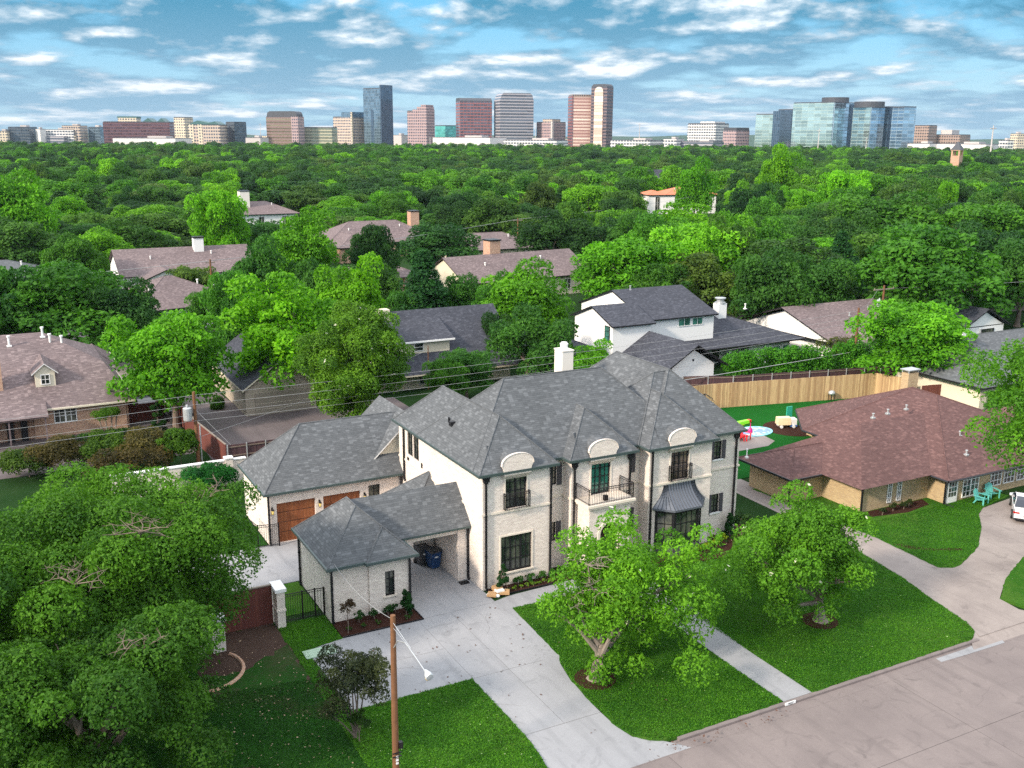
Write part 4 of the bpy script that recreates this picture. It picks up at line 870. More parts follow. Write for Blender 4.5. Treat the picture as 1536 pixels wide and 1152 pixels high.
# grey-brown ranch roofs to the right
b=bld('ranch_house','low ranch house with a wide taupe shingle roof beyond the dark plum fence')
walls(b,MAT['white'],(60.8,75,35,48,2.2)); gab(b,MAT['shingle_mauve'],MAT['dark'],(58.5,76,32.5,50,2.2,.33,'x')); gab(b,MAT['shingle_mauve'],MAT['dark'],(59.6,66.5,29.6,42,2.0,.36,'y')); gwally(b,MAT['white'],30.2,60.2,65.9,1.9,.36); gwall(b,MAT['white'],59.4,33.5,49,2.1,.33)
vents(b,[(66,38,4.0),(70,39,4.3)],MAT['galv'],.4)
b=bld('ranch_house','white gabled ranch house with a dark picture window at the right')
walls(b,MAT['white'],(77.5,84.5,31.5,44,2.7)); gab(b,MAT['shingle_dark'],MAT['dark'],(76.9,85.1,31.0,44.5,2.7,.5,'y')); gwally(b,MAT['white'],31.5,77.5,84.5,2.6,.5); swin(b,PF(31.5),(80.6,82.8,.9,2.3),3,1,fr=MAT['dark'])
b=bld('house','cream walled house with grey hip roof at the right edge beyond the brown roof')
walls(b,MAT['cream'],(54.8,75,11.6,21,2.7)); hips(b,MAT['shingle'],MAT['dark'],(54,76,10.8,22,2.8,.6)); downspout(b,57.4,11.5,0,2.7)
vents(b,[(61,17,5.9)],MAT['galv'],.6)
# houses half hidden among the trees
def small_house(name,label,cx,cy,w,d,ez,t,wallm,roofm,rz=0,chim=None,kind='hip',wing=None,wins=True):
    b=empty(name,(cx,cy,0),rz,label,'house')
    m=MB(); m.box(-w/2+.5,w/2-.5,-d/2+.5,d/2-.5,-.1,ez); 
    if wing: m.box(wing[0]+.5,wing[1]-.5,wing[2]+.5,wing[3]-.5,-.1,ez-.05)
    m.build('wall',wallm,b)
    r=MB(); g=MB(); (hip(r,g,-w/2,w/2,-d/2,d/2,ez,t) if kind=='hip' else gable(r,g,-w/2,w/2,-d/2,d/2,ez,t,'x'))
    if wing: (hip(r,g,*wing,ez-.03,t) if kind=='hip' else gable(r,g,*wing,ez-.03,t,'y'))
    o=r.build('roof',roofm,b); g.build('gutter',MAT['dark'],o)
    if kind!='hip': gwall(b,wallm,-w/2+.45,-d/2+.4,d/2-.4,ez-.05,t); gwall(b,wallm,w/2-.65,-d/2+.4,d/2-.4,ez-.05,t)
    if kind!='hip' and wing: gwally(b,wallm,wing[2]+.45,wing[0]+.4,wing[1]-.4,ez-.1,t)
    for cm in (chim or []):
        c=MB(); x,y,ww,z0,z1,cmat=cm; c.box(x-ww/2,x+ww/2,y-ww/2,y+ww/2,z0,z1); ch=c.build('chimney',cmat,b); c=MB(); c.box(x-ww/2-.12,x+ww/2+.12,y-ww/2-.12,y+ww/2+.12,z1,z1+.2); c.build('chimney_cap',MAT['dark'],ch)
    if wins:
        for k in range(3):
            u=-w/2+w*(k+.6)/3.4; swin(b,PF(-d/2+.5),(u,u+1.4,.8,ez-.6),2,2)
            if wing: swin(b,PF(wing[2]+.5),((wing[0]+wing[1])/2-.8,(wing[0]+wing[1])/2+.8,.8,ez-.6),2,2); break
    vents(b,[(w*.2,-d*.15,ez+d*.3*t),(-w*.25,-d*.2,ez+d*.25*t)],MAT['white'],.8,.1)
    return b
small_house('house','long mauve roofed house with a white gable and white chimney in the left trees',7.0,123,21,16,3,.42,MAT['white'],MAT['shingle_mauve'],0,[(2.5,-1,1.5,4,7.8,MAT['white'])],'gable',(-8,-1,-13,3))
small_house('house','mauve hip roofed house just in front of the white gabled one',-.5,91,15,14,2.9,.45,MAT['white'],MAT['shingle_mauve'],.25,None)
small_house('house','flat looking grey roofed bungalow at the far left edge of the trees',-19,127,14,12,3,.35,MAT['white'],MAT['shingle'],0,None)
small_house('house','brown roofed brick house with a tall brick chimney right of the tall bright green tree',51,154,25,15,3,.5,MAT['brick_red'],MAT['shingle_mauve'],0,[(9,0,1.9,5,8.4,MAT['brick_red'])],'hip',(-12,-4,-14,2))
small_house('house','mauve gabled house with an orange brick chimney in the middle of the trees',51,94,24,13,3,.5,MAT['cream'],MAT['shingle_mauve'],.12,[(-2.4,1,1.9,5,8.2,MAT['brick_red'])],'gable')
small_house('house','grey brown roof showing behind the orange brick chimney',66,132,20,13,3,.4,MAT['cream'],MAT['shingle_mauve'],0,None)
small_house('house','pale roofed house with a wide pink chimney among the upper left trees',42,216,20,14,4.5,.4,MAT['white'],MAT['shingle_mauve'],0,[(-3,-2,2.4,5,10,MAT['stucco'])])
small_house('villa','white villa with a terracotta tiled roof in the upper right trees',183,222,18,12,6.0,.35,MAT['white'],plain('terracotta_tile',(.5,.17,.09),.8,var=.2),-.25,None,'hip',(-15,-8,-6,4))
small_house('house','white gabled house with a steep navy roof behind the terracotta villa',204,268,14,11,6.5,1.0,MAT['white'],MAT['shingle_dark'],-.3,None,'gable',(-3,4,-8,2))
small_house('house','house with a broad pale chimney in the right hand trees',163,116,18,12,3,.4,MAT['cream'],MAT['shingle_mauve'],-.4,[(0,-4,2.6,3,7.4,MAT['stucco'])])
small_house('house','dark roofed bungalow behind the dense trees at the middle left',32,103,14,9,2.8,.4,MAT['brick_red'],MAT['shingle_mauve'],0,None)
# ------------------------------------------------------------------ fences, walls, gates
def board_fence(label,pts,h,mat,t=.06,posts=None,rail=None,cap=None,name='wooden_fence'):
    f=empty(name,(pts[0][0],pts[0][1],0),0,label,'fence'); ox,oy=pts[0]
    m=MB(); pm=[]
    for a,b_ in zip(pts,pts[1:]):
        a=Vector((a[0]-ox,a[1]-oy,0)); c=Vector((b_[0]-ox,b_[1]-oy,0)); d=(c-a); L=d.length; d/=L; n=Vector((d.y,-d.x,0)); k=max(1,int(L/.62))
        for i in range(k):   # boards slightly uneven in height
            p=a+d*(L*i/k); q=a+d*(L*(i+1)/k-.006); hh=h+random.uniform(-.02,.02); tt=t*random.uniform(.8,1.1)
            m.prism([(v.x,v.y) for v in (p+n*tt,q+n*tt,q,p)],0,hh)
        if posts:
            kk=max(1,round(L/posts))
            for i in range(kk+1):
                p=a+d*(L*i/kk); pm.append((p+n*(t+.06)))
        if rail:
            r=MB()
            for z in (.35,h*.55,h-.2): 
                q=[(v.x,v.y) for v in (a+n*(t+.05),c+n*(t+.05),c+n*(t+.01),a+n*(t+.01))]; r.prism(q,z,z+.08)
            r.build('rail',rail,f)
        if cap:
            r=MB(); q=[(v.x,v.y) for v in (a+n*(t+.03),c+n*(t+.03),c-n*.03,a-n*.03)]; r.prism(q,h+.022,h+.07); r.build('cap_rail',cap,f)
    m.build('boards',mat,f)
    for p in pm:
        r=MB(); r.box(p.x-.035,p.x+.035,p.y-.035,p.y+.035,0,h+.05); r.build('post',MAT['galv'],f)
    return f
board_fence('new pale cedar board fence behind the green turf yard',[(20,24.7),(35.2,24.4),(52.0,20.8),(53.0,17.5)],2.3,MAT['fence_new'])
board_fence('long plum stained fence with steel posts below the clipped hedge',[(35.6,29.2),(40,27.2),(54,24.2),(60,23.6)],1.95,MAT['fence_plum'],posts=2.2,rail=MAT['bark'])
board_fence('reddish stained wooden gate fence beside the white brick pillar',[(-15.4,1.55),(-11.05,1.55)],2.05,MAT['fence_dark'],cap=MAT['bark_pale'],rail=None)
board_fence('weathered brown fence along the near edge of the alley court',[(-7.6,26.7),(-3.4,26.7),(14,26.7)],1.9,MAT['fence_plum'],posts=1.3,rail=MAT['bark'],name='alley_fence')
board_fence('red stained fence running back beside the alley',[(-7.7,26.8),(-8.4,34.5),(-8.5,44.5)],1.9,MAT['fence_dark'],cap=MAT['bark_pale'])
board_fence('dark red fence beside the orange brick house',[(-12.3,46.5),(-9.3,47)],1.9,MAT['fence_dark']); board_fence('dark red fence panels in front of the parked grey car',[(-12.3,43.2),(-8.8,43.6)],1.5,MAT['fence_dark'])
board_fence('short dark red fence at the far corner of the brown roofed house',[(52.8,16.2),(56.8,15.3)],2.0,MAT['fence_dark'])
board_fence('dark red screen fence beside the cream house at right',[(53.6,18.6),(58.6,19.8)],2.4,MAT['fence_dark'])
def masonry(name,label,cat,boxes,cap,mat=MAT['brick']):
    f=empty(name,(0,0,0),0,label,cat); m=MB(); [m.box(*b) for b in boxes]; m.build('masonry',mat,f); m=MB(); [m.box(*b) for b in cap]; m.build('coping',MAT['white'],f); return f
masonry('garden_wall','white painted garden wall behind the garage wing','wall',[(-16,-7.0,23.5,23.75,-.1,1.75),(-8.45,-7.95,23.4,23.85,-.1,1.9)],[(-16,-8.5,23.45,23.8,1.75,1.83),(-7.9,-7.0,23.45,23.8,1.75,1.83),(-8.5,-7.9,23.35,23.9,1.9,2.0)])
masonry('gate_pillar','white brick gate pillar between the wooden gate and the iron fence','pillar',[(-11.0,-10.6,.75,1.75,-.1,1.95),(-11.04,-10.56,.71,1.79,.9,1.0)],[(-11.08,-10.52,.67,1.83,1.95,2.12)])
p=masonry('garden_pillar','white brick pillar with a lantern and letter on its short wall','pillar',[(-14.4,-13.8,-.3,.3,-.1,1.6),(-17,-14.4,-.1,.12,-.1,1.35)],[(-14.48,-13.72,-.38,.38,1.6,1.75)])
m=MB(); m.lathe((-14.1,0,1.75),[(.05,0),(.05,.1),(.11,.12),(.13,.32),(.02,.42),(0,.44)],6); m.build('lantern',MAT['iron'],p)
m=MB(); m.box(-15.12,-15.05,-.14,-.1,.62,1.08); m.box(-15.05,-14.82,-.14,-.1,1.0,1.08); m.box(-15.05,-14.9,-.14,-.1,.8,.87); m.box(-15.22,-15.12,-.14,-.1,.8,.87); m.build('letter_sign',MAT['iron'],p)
def iron_fence(label,pts,h,name='iron_fence',gate=None):
    f=empty(name,(0,0,0),0,label,'fence'); m=MB(); railing(m,pts,.02,h,.12,.011); m.build('railing',MAT['iron'],f)
    for a in pts: r=MB(); r.box(a[0]-.035,a[0]+.035,a[1]-.035,a[1]+.035,0,h+.08); r.build('post',MAT['iron'],f)
    return f
iron_fence('black iron fence and gate between the white pillar and the front room',[(-10.56,1.25),(-9.6,1.22),(-8.95,1.2),(-8.5,1.15)],1.5)
iron_fence('black iron fence at the left end of the garage wing',[(-9.6,13.5),(-9.3,11.3),(-8.1,11.1)],1.4); iron_fence('black iron fence in front of the clipped hedge at the left',[(-20.5,35.6),(-16,36),(-9.8,36.6)],1.2)
b=empty('shed','x' and (-16.9,1.2,0),0,'low grey roofed shed mostly hidden behind the big oak','shed'); m=MB(); m.box(-1.2,1.2,-.2,3.2,0,1.7); m.build('wall',MAT['white'],b); m=MB(); m.poly([(-1.6,-.5,1.75),(1.5,-.5,1.75),(1.5,3.6,2.6),(-1.6,3.6,2.6)]); m.poly([(-1.6,-.5,1.65),(1.5,-.5,1.65),(1.5,3.6,2.5),(-1.6,3.6,2.5)]); m.build('roof',MAT['shingle'],b)
# ------------------------------------------------------------------ poles and wires
def pole(label,x,y,h,arm=None,trans=None,sub=0,r=.13):
    p=empty('utility_pole',(x,y,0),0,label,'utility pole'); m=MB(); m.tube([(0,0,0),(0,0,h)],[r*1.25,r*.85],10); m.build('shaft',MAT['polewood'],p)
    if arm: m=MB(); m.box(-arm,arm,-.06,.06,h-.5,h-.38); [m.lathe((u,0,h-.38),[(.05,0),(.05,.14),(0,.16)],6) for u in(-arm+.1,arm-.1,0)]; m.build('crossarm',MAT['bark_pale'],p)
    if trans: m=MB(); m.lathe((trans,-.1,h-trans_drop),[(0,0),(.3,.02),(.32,.1),(.32,.95),(.26,1.0),(.1,1.02),(.08,1.2),(0,1.22)],14); m.build('transformer',MAT['galv'],p); m=MB(); m.box(min(0,trans),max(0,trans),-.05,.05,h-trans_drop+.3,h-trans_drop+.5); m.build('bracket',MAT['iron'],p)
    if sub: m=MB(); m.tube([(.25,-.1,0),(.25,-.1,sub)],.05,6); m.build('conduit',MAT['galv'],p)
    return p
trans_drop=2.1
pole('brown utility pole with a grey transformer in front of the alley fence',-9.35,28.6,5.7,None,-.55,3.2); trans_drop=2.6
pole('slim brown utility pole with a pale conduit beside the hedge',57.3,28.6,7.0,None,None,3.6)
pole('utility pole with crossarm and white transformer among the right hand roofs',69.0,36.0,7.6,1.6,-.7)
pole('thin utility pole in the middle of the left trees',4,86,8.5,.6); pole('utility pole with a short crossarm beside the brick chimney house',71,128,8.5,1.0); pole('short grey service pole at the dark roofed house',15.2,42.5,4.3,r=.05)
def wires(label,runs,r=.011,name='power_line',sag=.5):
    m=MB()
    for a,b_ in runs:
        a=Vector(a);c=Vector(b_); n=18; L=(c-a).length; m.tube([a.lerp(c,i/n)-Vector((0,0,sag*4*(i/n)*(1-i/n))) for i in range(n+1)],r,4,False)
    o=m.build(name,MAT['wire'],None); tag(o,label,'power line'); return o
for k,(zl,zr,y,lab) in enumerate(((5.45,6.7,28.6,'topmost'),(4.75,6.1,28.5,'second highest'),(3.95,5.5,28.7,'third highest'),(3.55,5.0,28.4,'lowest thin'))):
    wires(f'{lab} wire of the power line crossing behind the white house',[((-60,y,zl+.6),(-9.35,y,zl)),((-9.35,y,zl),(57.3,y,zr))],sag=.55)
wires('thick pale cable rising to the slim pole at the right',[((14,27.6,1.7),(57.3,28.6,2.4))],.035,'overhead_cable',.15)
wires('thin service cable from the transformer pole across the alley',[((-9.35,28.6,2.2),(15.2,42.5,3.9))],.012,'overhead_cable',.3)
wires('upper wire strung to the crossarm pole at the right',[((57.3,28.6,6.9),(68,36,7.2)),((70.2,36,7.2),(120,30,8))],.014); wires('guy wire slanting down from the transformer pole',[((-9.35,28.6,4.4),(-5.8,26.2,.0))],.012,'guy_wire',0)
wires('thin line strung between the distant poles over the left trees',[((-40,80,8.2),(4,86,8.3)),((4,86,8.3),(71,128,8.3)),((71,128,8.3),(150,175,8.4))],.03)
# street lamp on a brown pole
p=empty('street_lamp',(-10.7,-14.4,0),0,'tall brown wooden lamp pole with a curved arm in the foreground','street lamp')
m=MB(); m.tube([(0,0,-.1),(0,0,3.5),(.02,0,7.45)],[.135,.12,.095],12); m.build('pole',MAT['polewood'],p)
m=MB(); m.tube([(0,-.1,6.25),(0,-.5,6.7),(0,-1.2,6.95),(0,-2.1,6.85),(0,-3.0,6.72)],.021,8); m.build('arm',MAT['galv'],p)
m=MB(); m.tube([(0,-.05,7.2),(0,-1.7,6.98)],.01,4); m.tube([(0,-.05,7.0),(0,-1.5,6.95)],.008,4); m.build('brace',MAT['galv'],p)
m=MB(); m.lathe((0,0,0),[(0,0),(.05,.01),(.09,.1),(.17,.28),(.19,.42),(.17,.47),(0,.48)],14); l=m.build('lamp_head',plain('lamp_housing',(.45,.48,.50),.3),p); l.scale=(.75,.75,.8); l.location=(0,-2.95,6.8); l.rotation_euler=(math.radians(105),0,0)
m=MB(); m.blob((0,0,0),(.15,.17,.14)); d=m.build('lens',plain('amber_lens',(.75,.48,.06),.2),l,smooth=True); d.location=(0,-.12,.32)
m=MB(); m.box(.1,.24,-.16,.0,2.15,2.4); m.box(-.17,.17,-.17,-.12,2.0,2.03); m.box(-.17,.17,-.17,-.12,1.85,1.88); m.build('meter_box',MAT['dark'],p)
m=MB(); [m.box(-.05,.05,-.155,-.14,1.55+i*.13,1.63+i*.13) for i in range(3)]; m.build('number_tag',MAT['white'],p)
wires('pale service wire dropping from the lamp pole towards the front room',[((-10.7,-14.4,7.3),(-8.2,.4,3.2))],.013,'service_wire',.35)
# ------------------------------------------------------------------ small things
def bin_(label,x,y,rz,mat):
    b=empty('wheelie_bin',(x,y,0.01),rz,label,'trash bin'); m=MB()
    lo=[(-.25,-.3),(.25,-.3),(.25,.28),(-.25,.28)]; hi=[(-.33,-.4),(.33,-.4),(.33,.38),(-.33,.38)]
    for i in range(4): j=(i+1)%4; m.poly([(*lo[i],.06),(*lo[j],.06),(*hi[j],1.0),(*hi[i],1.0)])
    m.poly([(*p,.06) for p in lo][::-1]); m.box(-.35,.35,-.42,.4,.96,1.02); m.build('body',mat,b,bevel=.01)
    m=MB(); m.prismx([(-.46,1.03),(.42,1.05),(.42,1.08),(-.1,1.16),(-.46,1.09)],-.36,.36); m.build('lid',MAT['bin_grey'],b)
    m=MB(); m.tube([(-.28,.46,1.0),(.28,.46,1.0)],.025,6); m.build('handle',MAT['bin_grey'],b)
    for s in (-.3,.3): m=MB(); m.tube([(s-.03,.3,.13),(s+.03,.3,.13)],.13,12); m.build('wheel',MAT['rubber'],b)
    m=MB(); m.box(-.1,.1,-.395,-.385,.7,.78); m.build('marking',MAT['white'],b)
    return b
bin_('blue wheeled bin with a dark lid in the breezeway',-1.15,4.05,.15,MAT['bin_blue']); bin_('dark grey wheeled bin behind the blue one in the breezeway',-1.55,4.75,.1,MAT['bin_grey'])
m=MB(); 
for (x,y,w,d,h,a) in ((.0,0,.75,.5,.12,.3),(.35,-.2,.6,.45,.22,-.5),(-.3,-.1,.5,.5,.16,.9),(.15,.2,.4,.5,.34,.1)):
    c,s=math.cos(a),math.sin(a); q=[(x+u*c-v*s,y+u*s+v*c) for u,v in((-w/2,-d/2),(w/2,-d/2),(w/2,d/2),(-w/2,d/2))]; m.prism(q,0.01+h*.3,h)
r=empty('cardboard_pile',(.45,-.75,.01),0,'flattened cardboard and rubble heap at the front corner of the white house','rubbish'); m.build('boxes',MAT['card'],r)
m=MB(); [m.blob((random.uniform(-.5,.6),random.uniform(-.4,.3),.08),(.12,.1,.09),6,4) for _ in range(14)]; m.box(-.1,.35,-.3,.05,.22,.3); m.build('rubble',MAT['white'],r)
m=MB(); m.box(-.75,-.2,1.15,1.6,.005,.02); [m.box(-.75,-.2,1.15+i*.09,1.19+i*.09,.02,.035) for i in range(5)]; tag(m.build('drain_grate',MAT['dark']),'square dark drain grate in the driveway by the breezeway pier','drain')
m=MB(); m.box(-.3,.3,-.25,.25,0,.35); m.prismx([(-.28,.35),(.28,.35),(.2,.42),(-.2,.42)],-.33,.33); o=m.build('utility_box',plain('green_box',(.01,.14,.08),.4)); o.location=(-10.15,-14.6,0.01); tag(o,'low green utility box in the lawn behind the brown lamp pole','utility box')
m=MB(); m.box(-.75,.75,-.4,.4,0,.04); [m.box(-.7,.7,-.36+i*.2,-.27+i*.2,.04,.05) for i in range(4)]; o=m.build('metal_cover',plain('green_cover',(.34,.46,.36),.7)); o.location=(-9.9,-2.5,.02); tag(o,'pale green square cover lying at the lawn corner of the driveway','cover')
r=empty('kerb_number',(7.0,YK-.17,-.02),0,'white painted house number plate on the kerb at the front walk','house number')
m=MB(); m.box(-.3,.3,-.012,.03,-.075,.05); m.build('plate',MAT['white'],r)
def txt(parent,s,size,loc,rot,mat,name):
    c=bpy.data.curves.new(name,'FONT'); c.body=s; c.size=size; c.align_x='CENTER'; c.align_y='CENTER'; c.extrude=.002; c.materials.append(mat)
    o=bpy.data.objects.new(name,c); COL.objects.link(o); bpy.context.view_layer.update(); me=bpy.data.meshes.new_from_object(o.evaluated_get(bpy.context.evaluated_depsgraph_get())); bpy.data.objects.remove(o); o=bpy.data.objects.new(name,me); COL.objects.link(o); o.parent=parent; o.location=loc; o.rotation_euler=rot; return o
txt(r,'4657',.15,(0,-.016,-.012),(math.radians(90),0,0),MAT['iron'],'digits')
# adirondack chairs
def adirondack(name,label,x,y,rz,mat,group):
    c=empty(name,(x,y,.01),rz,label,'chair',group)
    m=MB(); [m.prismx([(-.32,.36+0),(.25,.22),(.25,.25),(-.32,.39)],-.28+i*.115,-.18+i*.115) for i in range(5)]; m.build('seat',mat,c)
    m=MB()
    for i in range(5): h=.95-abs(i-2)*.06; m.prismx([(.2,.2),(.23,.2),(.47,h),(.44,h)],-.28+i*.115,-.18+i*.115)
    m.build('backrest',mat,c)
    for s in (-1,1):
        m=MB(); m.box(s*.37-.07,s*.37+.07,-.42,.36,.55,.58); m.build('armrest',mat,c)
        m=MB(); m.box(s*.33-.02,s*.33+.02,-.38,-.28,0,.55); m.build('leg',mat,c); m=MB(); m.prismx([(.28,0),(.4,0),(.2,.3),(.1,.3)],s*.33-.02,s*.33+.02); m.build('leg',mat,c)
    return c
adirondack('garden_chair','left teal slatted garden chair on the brown roofed house lawn',35.9,-3.35,.2,MAT['teal'],'teal garden chairs'); adirondack('garden_chair','right teal slatted garden chair nearer the driveway corner',37.6,-2.9,-.25,MAT['teal'],'teal garden chairs')
t=empty('side_table',(36.75,-3.0,.01),0,'small teal table between the two teal garden chairs','table'); m=MB(); m.box(-.25,.25,-.2,.2,.4,.44); m.build('table_top',MAT['teal'],t); [MB().box(x-.02,x+.02,y-.02,y+.02,0,.4).build('leg',MAT['teal'],t) for x in(-.2,.2) for y in(-.15,.15)]
# yard toys behind the house
adirondack('garden_chair','left red chair on the patio beside the paddling pad',un(1108,661)[0],un(1108,661)[1],1.2,MAT['red'],'red patio chairs'); adirondack('garden_chair','right red chair on the patio beside the paddling pad',un(1117,660)[0],un(1117,660)[1],.4,MAT['red'],'red patio chairs')
flat('patio',[(20,13.2),(32,13.2),(33.4,14.0),(33.6,15.5),(31,16.2),(20,16)],.03,MAT['concrete_warm'])
r=empty('splash_pad',(*un(1131,648)[:2],.02),.1,'pale blue oval splash pad on the green turf','splash pad'); 
def oval(a,b,z0,z1): mm=MB(); mm.prism([(a*math.cos(t*math.pi/16),b*math.sin(t*math.pi/16)) for t in range(32)],z0,z1); return mm
oval(1.75,1.3,0,.06).build('rim',plain('pool_rim',(.25,.62,.75),.4),r); 
o=oval(1.58,1.13,.061,.07); mm_,nt_,b_=newmat('splash_print'); nf=noise(nt_,2.2,4); lk(nt_,mixc(nt_,ramp(nt_,nf,[(.45,0),(.5,1)]),(.5,.72,.8),(.18,.3,.55)),b_.inputs['Base Color']); o.build('water_mat',mm_,r)
m=MB(); m.lathe((0,0,.07),[(.28,0),(.25,.2),(.12,.45),(.05,.5),(.04,.95),(0,.96)],10); o=m.build('toy_umbrella',plain('magenta_plastic',(.5,.01,.16),.4)); o.location=(*un(1125,650)[:2],.08); o.scale=(.8,.8,.8); tag(o,'magenta toy with a dark stick standing on the splash pad','toy')
m=MB(); m.prismx([(-.3,0),(.3,0),(.15,.25),(-.15,.28)],-1.0,.2); r=empty('toy_slide',(*un(1112,637)[:2],.02),.1,'yellow and lime toy slide lying on the turf near the cedar fence','toy'); r.scale=(.75,.75,.75); m.build('base',plain('yellow_plastic',(.8,.55,.02),.4),r); m=MB(); m.prismx([(-.3,.05),(.3,.05),(.25,.4),(-.25,.4)],-.5,1.0); m.build('slide',plain('lime_plastic',(.25,.75,.03),.4),r); m=MB(); m.box(1.0,1.4,-.2,.2,.1,.4); m.build('end_stop',MAT['red'],r)
r=empty('toy_truck',(*un(1177,641)[:2],.03),-.35,'beige and white ride-on toy truck beside the brown roof','toy'); r.scale=(.8,.8,.8); m=MB(); m.prismx([(-.5,.35),(.5,.35),(.38,1.1),(-.38,1.1)],-.9,.5); m.build('box',plain('beige_plastic',(.75,.6,.38),.5),r); m=MB(); m.box(.5,1.15,-.42,.42,.3,.95); m.build('cab',MAT['white'],r); m=MB(); m.box(.45,1.2,-.45,.45,.12,.32); m.build('bumper',plain('blue_plastic_b',(.03,.12,.35),.4),r)
for x in(-.55,.8):
    for y in(-.45,.45): m=MB(); m.tube([(x,y-.07,.17),(x,y+.07,.17)],.17,10); m.build('wheel',MAT['white'],r)
m=MB(); m.box(-.3,.3,-.05,.05,0,1.2); m.box(-.35,.35,-.3,.3,0,.06); o=m.build('toy_board',plain('green_board',(.03,.35,.25),.5)); o.location=(*un(1183,630)[:2],.02); tag(o,'green upright toy board behind the beige toy truck','toy')
m=MB(); m.prism(arc(un(1180,640)[0],un(1180,640)[1]-.6,2.4,60,300,14),0,.03); struct('mulch_patch',m,MAT['mulch'])
r=empty('grill',(47.0,21.4,0),0,'small grey grill against the cedar fence','grill'); m=MB(); m.blob((0,0,.8),(.35,.3,.25)); m.build('lid',MAT['galv'],r); m=MB(); [m.box(x-.02,x+.02,y-.02,y+.02,0,.7) for x in(-.2,.2) for y in(-.2,.2)]; m.build('stand',MAT['dark'],r)
r=empty('patio_umbrella',(33.4,23.1,0),0,'dark frame of a folded patio umbrella near the left end of the cedar fence','umbrella'); m=MB(); m.tube([(0,0,0),(0,0,1.9)],.03,6); m.build('pole',MAT['dark'],r); m=MB(); [m.tube([(0,0,1.9),(math.cos(a)*.9,math.sin(a)*.9,1.35),(math.cos(a)*.7,math.sin(a)*.7,.8)],.025,5) for a in (0,1.05,2.1,3.14,4.2,5.2)]; m.build('ribs',MAT['dark'],r)
# parked cars
def car(label,x,y,rz,paint,scale=1):
    c=empty('parked_car',(x,y,.0),rz,label,'car'); c.scale=(scale,)*3
    # +x forward; side outline swept across with tumblehome
    L=2.35; body=[(-L+.02,.36),(-L,.60),(-L+.04,.82),(-L+.14,.92),(-1.9,.97),(-1.3,.98),(-.5,.95),(1.05,.92),(1.6,.84),(2.0,.74),(2.28,.58),(2.35,.40),(2.2,.22),(-2.15,.22)]
    def sweep(prof,hw0,inset,zb,zt):
        m=MB(); R_=[]
        for s in(-1,1): R_.append([(p[0],s*(hw0*(1-.16*(abs(p[0])/2.37)**3)-inset*max(0,(p[1]-zb)/(zt-zb))**1.2),p[1]) for p in prof])
        n=len(prof); m.poly(R_[0][::-1]); m.poly(R_[1])
        for i in range(n): j=(i+1)%n; m.poly([R_[0][i],R_[0][j],R_[1][j],R_[1][i]])
        return m
    sweep(body,.92,.06,.5,1.0).build('body',paint,c,smooth=True,bevel=.07)
    roof=[(-1.95,.95),(-1.1,1.27),(-.55,1.40),(.15,1.42),(.55,1.32),(1.2,.92)]
    sweep(roof,.85,.22,.95,1.43).build('roof',paint,c,smooth=True,bevel=.02)
    gl=MB()
    def q(p,s,e): return (p[0],s*(.85-.22*max(0,(p[1]-.95)/.48)**1.2+e),p[1])
    side=[(-1.45,1.02),(-1.0,1.28),(-.5,1.37),(.15,1.38),(.5,1.29),(.95,1.03)]
    for s in(-1,1): gl.poly([q(p,s,.012) for p in side])
    for (xa,za,xb,zb) in ((-1.86,.985,-1.1,1.27),(-1.1,1.27,-.60,1.385),(1.16,.975,.55,1.33),(.55,1.33,.28,1.40)):
        wa=.80-.2*(za-.95)/.48; wb=.80-.2*(zb-.95)/.48; gl.poly([(xa,-wa,za+.02),(xa,wa,za+.02),(xb,wb,zb+.02),(xb,-wb,zb+.02)])
    g=gl.build('window',MAT['carglass'],c); g.location=(0,0,.012)
    for x0 in(-1.42,1.42):
        for s in(-.84,.84):
            m=MB(); m.tube([(x0,s-.1,.33),(x0,s+.1,.33)],.33,18); w_=m.build('wheel',MAT['rubber'],c); m=MB(); m.tube([(x0,s-.105,.33),(x0,s+.105,.33)],.2,10); m.build('rim',MAT['galv'],w_)
    for s in(-.66,.66): m=MB(); m.box(-2.37,-2.2,s-.2,s+.2,.70,.8); m.build('taillight',plain('tail_red',(.35,.01,.01),.2),c); m=MB(); m.box(2.1,2.3,s-.16,s+.16,.6,.7); m.build('headlight',MAT['galv'],c)
    m=MB(); m.box(-2.39,-2.35,-.22,.22,.5,.62); m.build('licence_plate',MAT['galv'],c); m=MB(); m.box(-2.38,-2.25,-.8,.8,.24,.36); m.build('bumper',MAT['dark'],c)
    for s in(-1,1): m=MB(); m.box(.7,.9,s*.86,s*1.02,.98,1.1); m.build('mirror',paint,c)
    return c
car('white sedan parked on the neighbour driveway at the right edge',36.9,-5.9,math.radians(38),MAT['carpaint'],.93)
car('dark grey car parked behind the red fence panels beside the orange brick house',-10.6,46.2,math.radians(95),plain('grey_paint',(.08,.09,.1),.2))
r=empty('golf_cart',(-8.7,41.5,0),.2,'small cart with a white canopy near the transformer pole','golf cart'); m=MB(); m.box(-.6,.6,-1,1,.3,.75); m.box(-.55,.55,-.2,.3,.75,1.1); m.build('body',MAT['dark'],r); m=MB(); m.box(-.65,.65,-.9,.9,1.8,1.87); m.build('canopy',MAT['white'],r)
m=MB(); [m.tube([(x,y,.7),(x,y,1.8)],.025,5) for x in(-.55,.55) for y in(-.8,.8)]; m.build('frame',MAT['galv'],r)
for x in(-.6,.6):
    for y in(-.7,.7): m=MB(); m.tube([(x-.08,y,.25),(x+.08,y,.25)],.25,10); m.build('wheel',MAT['rubber'],r)
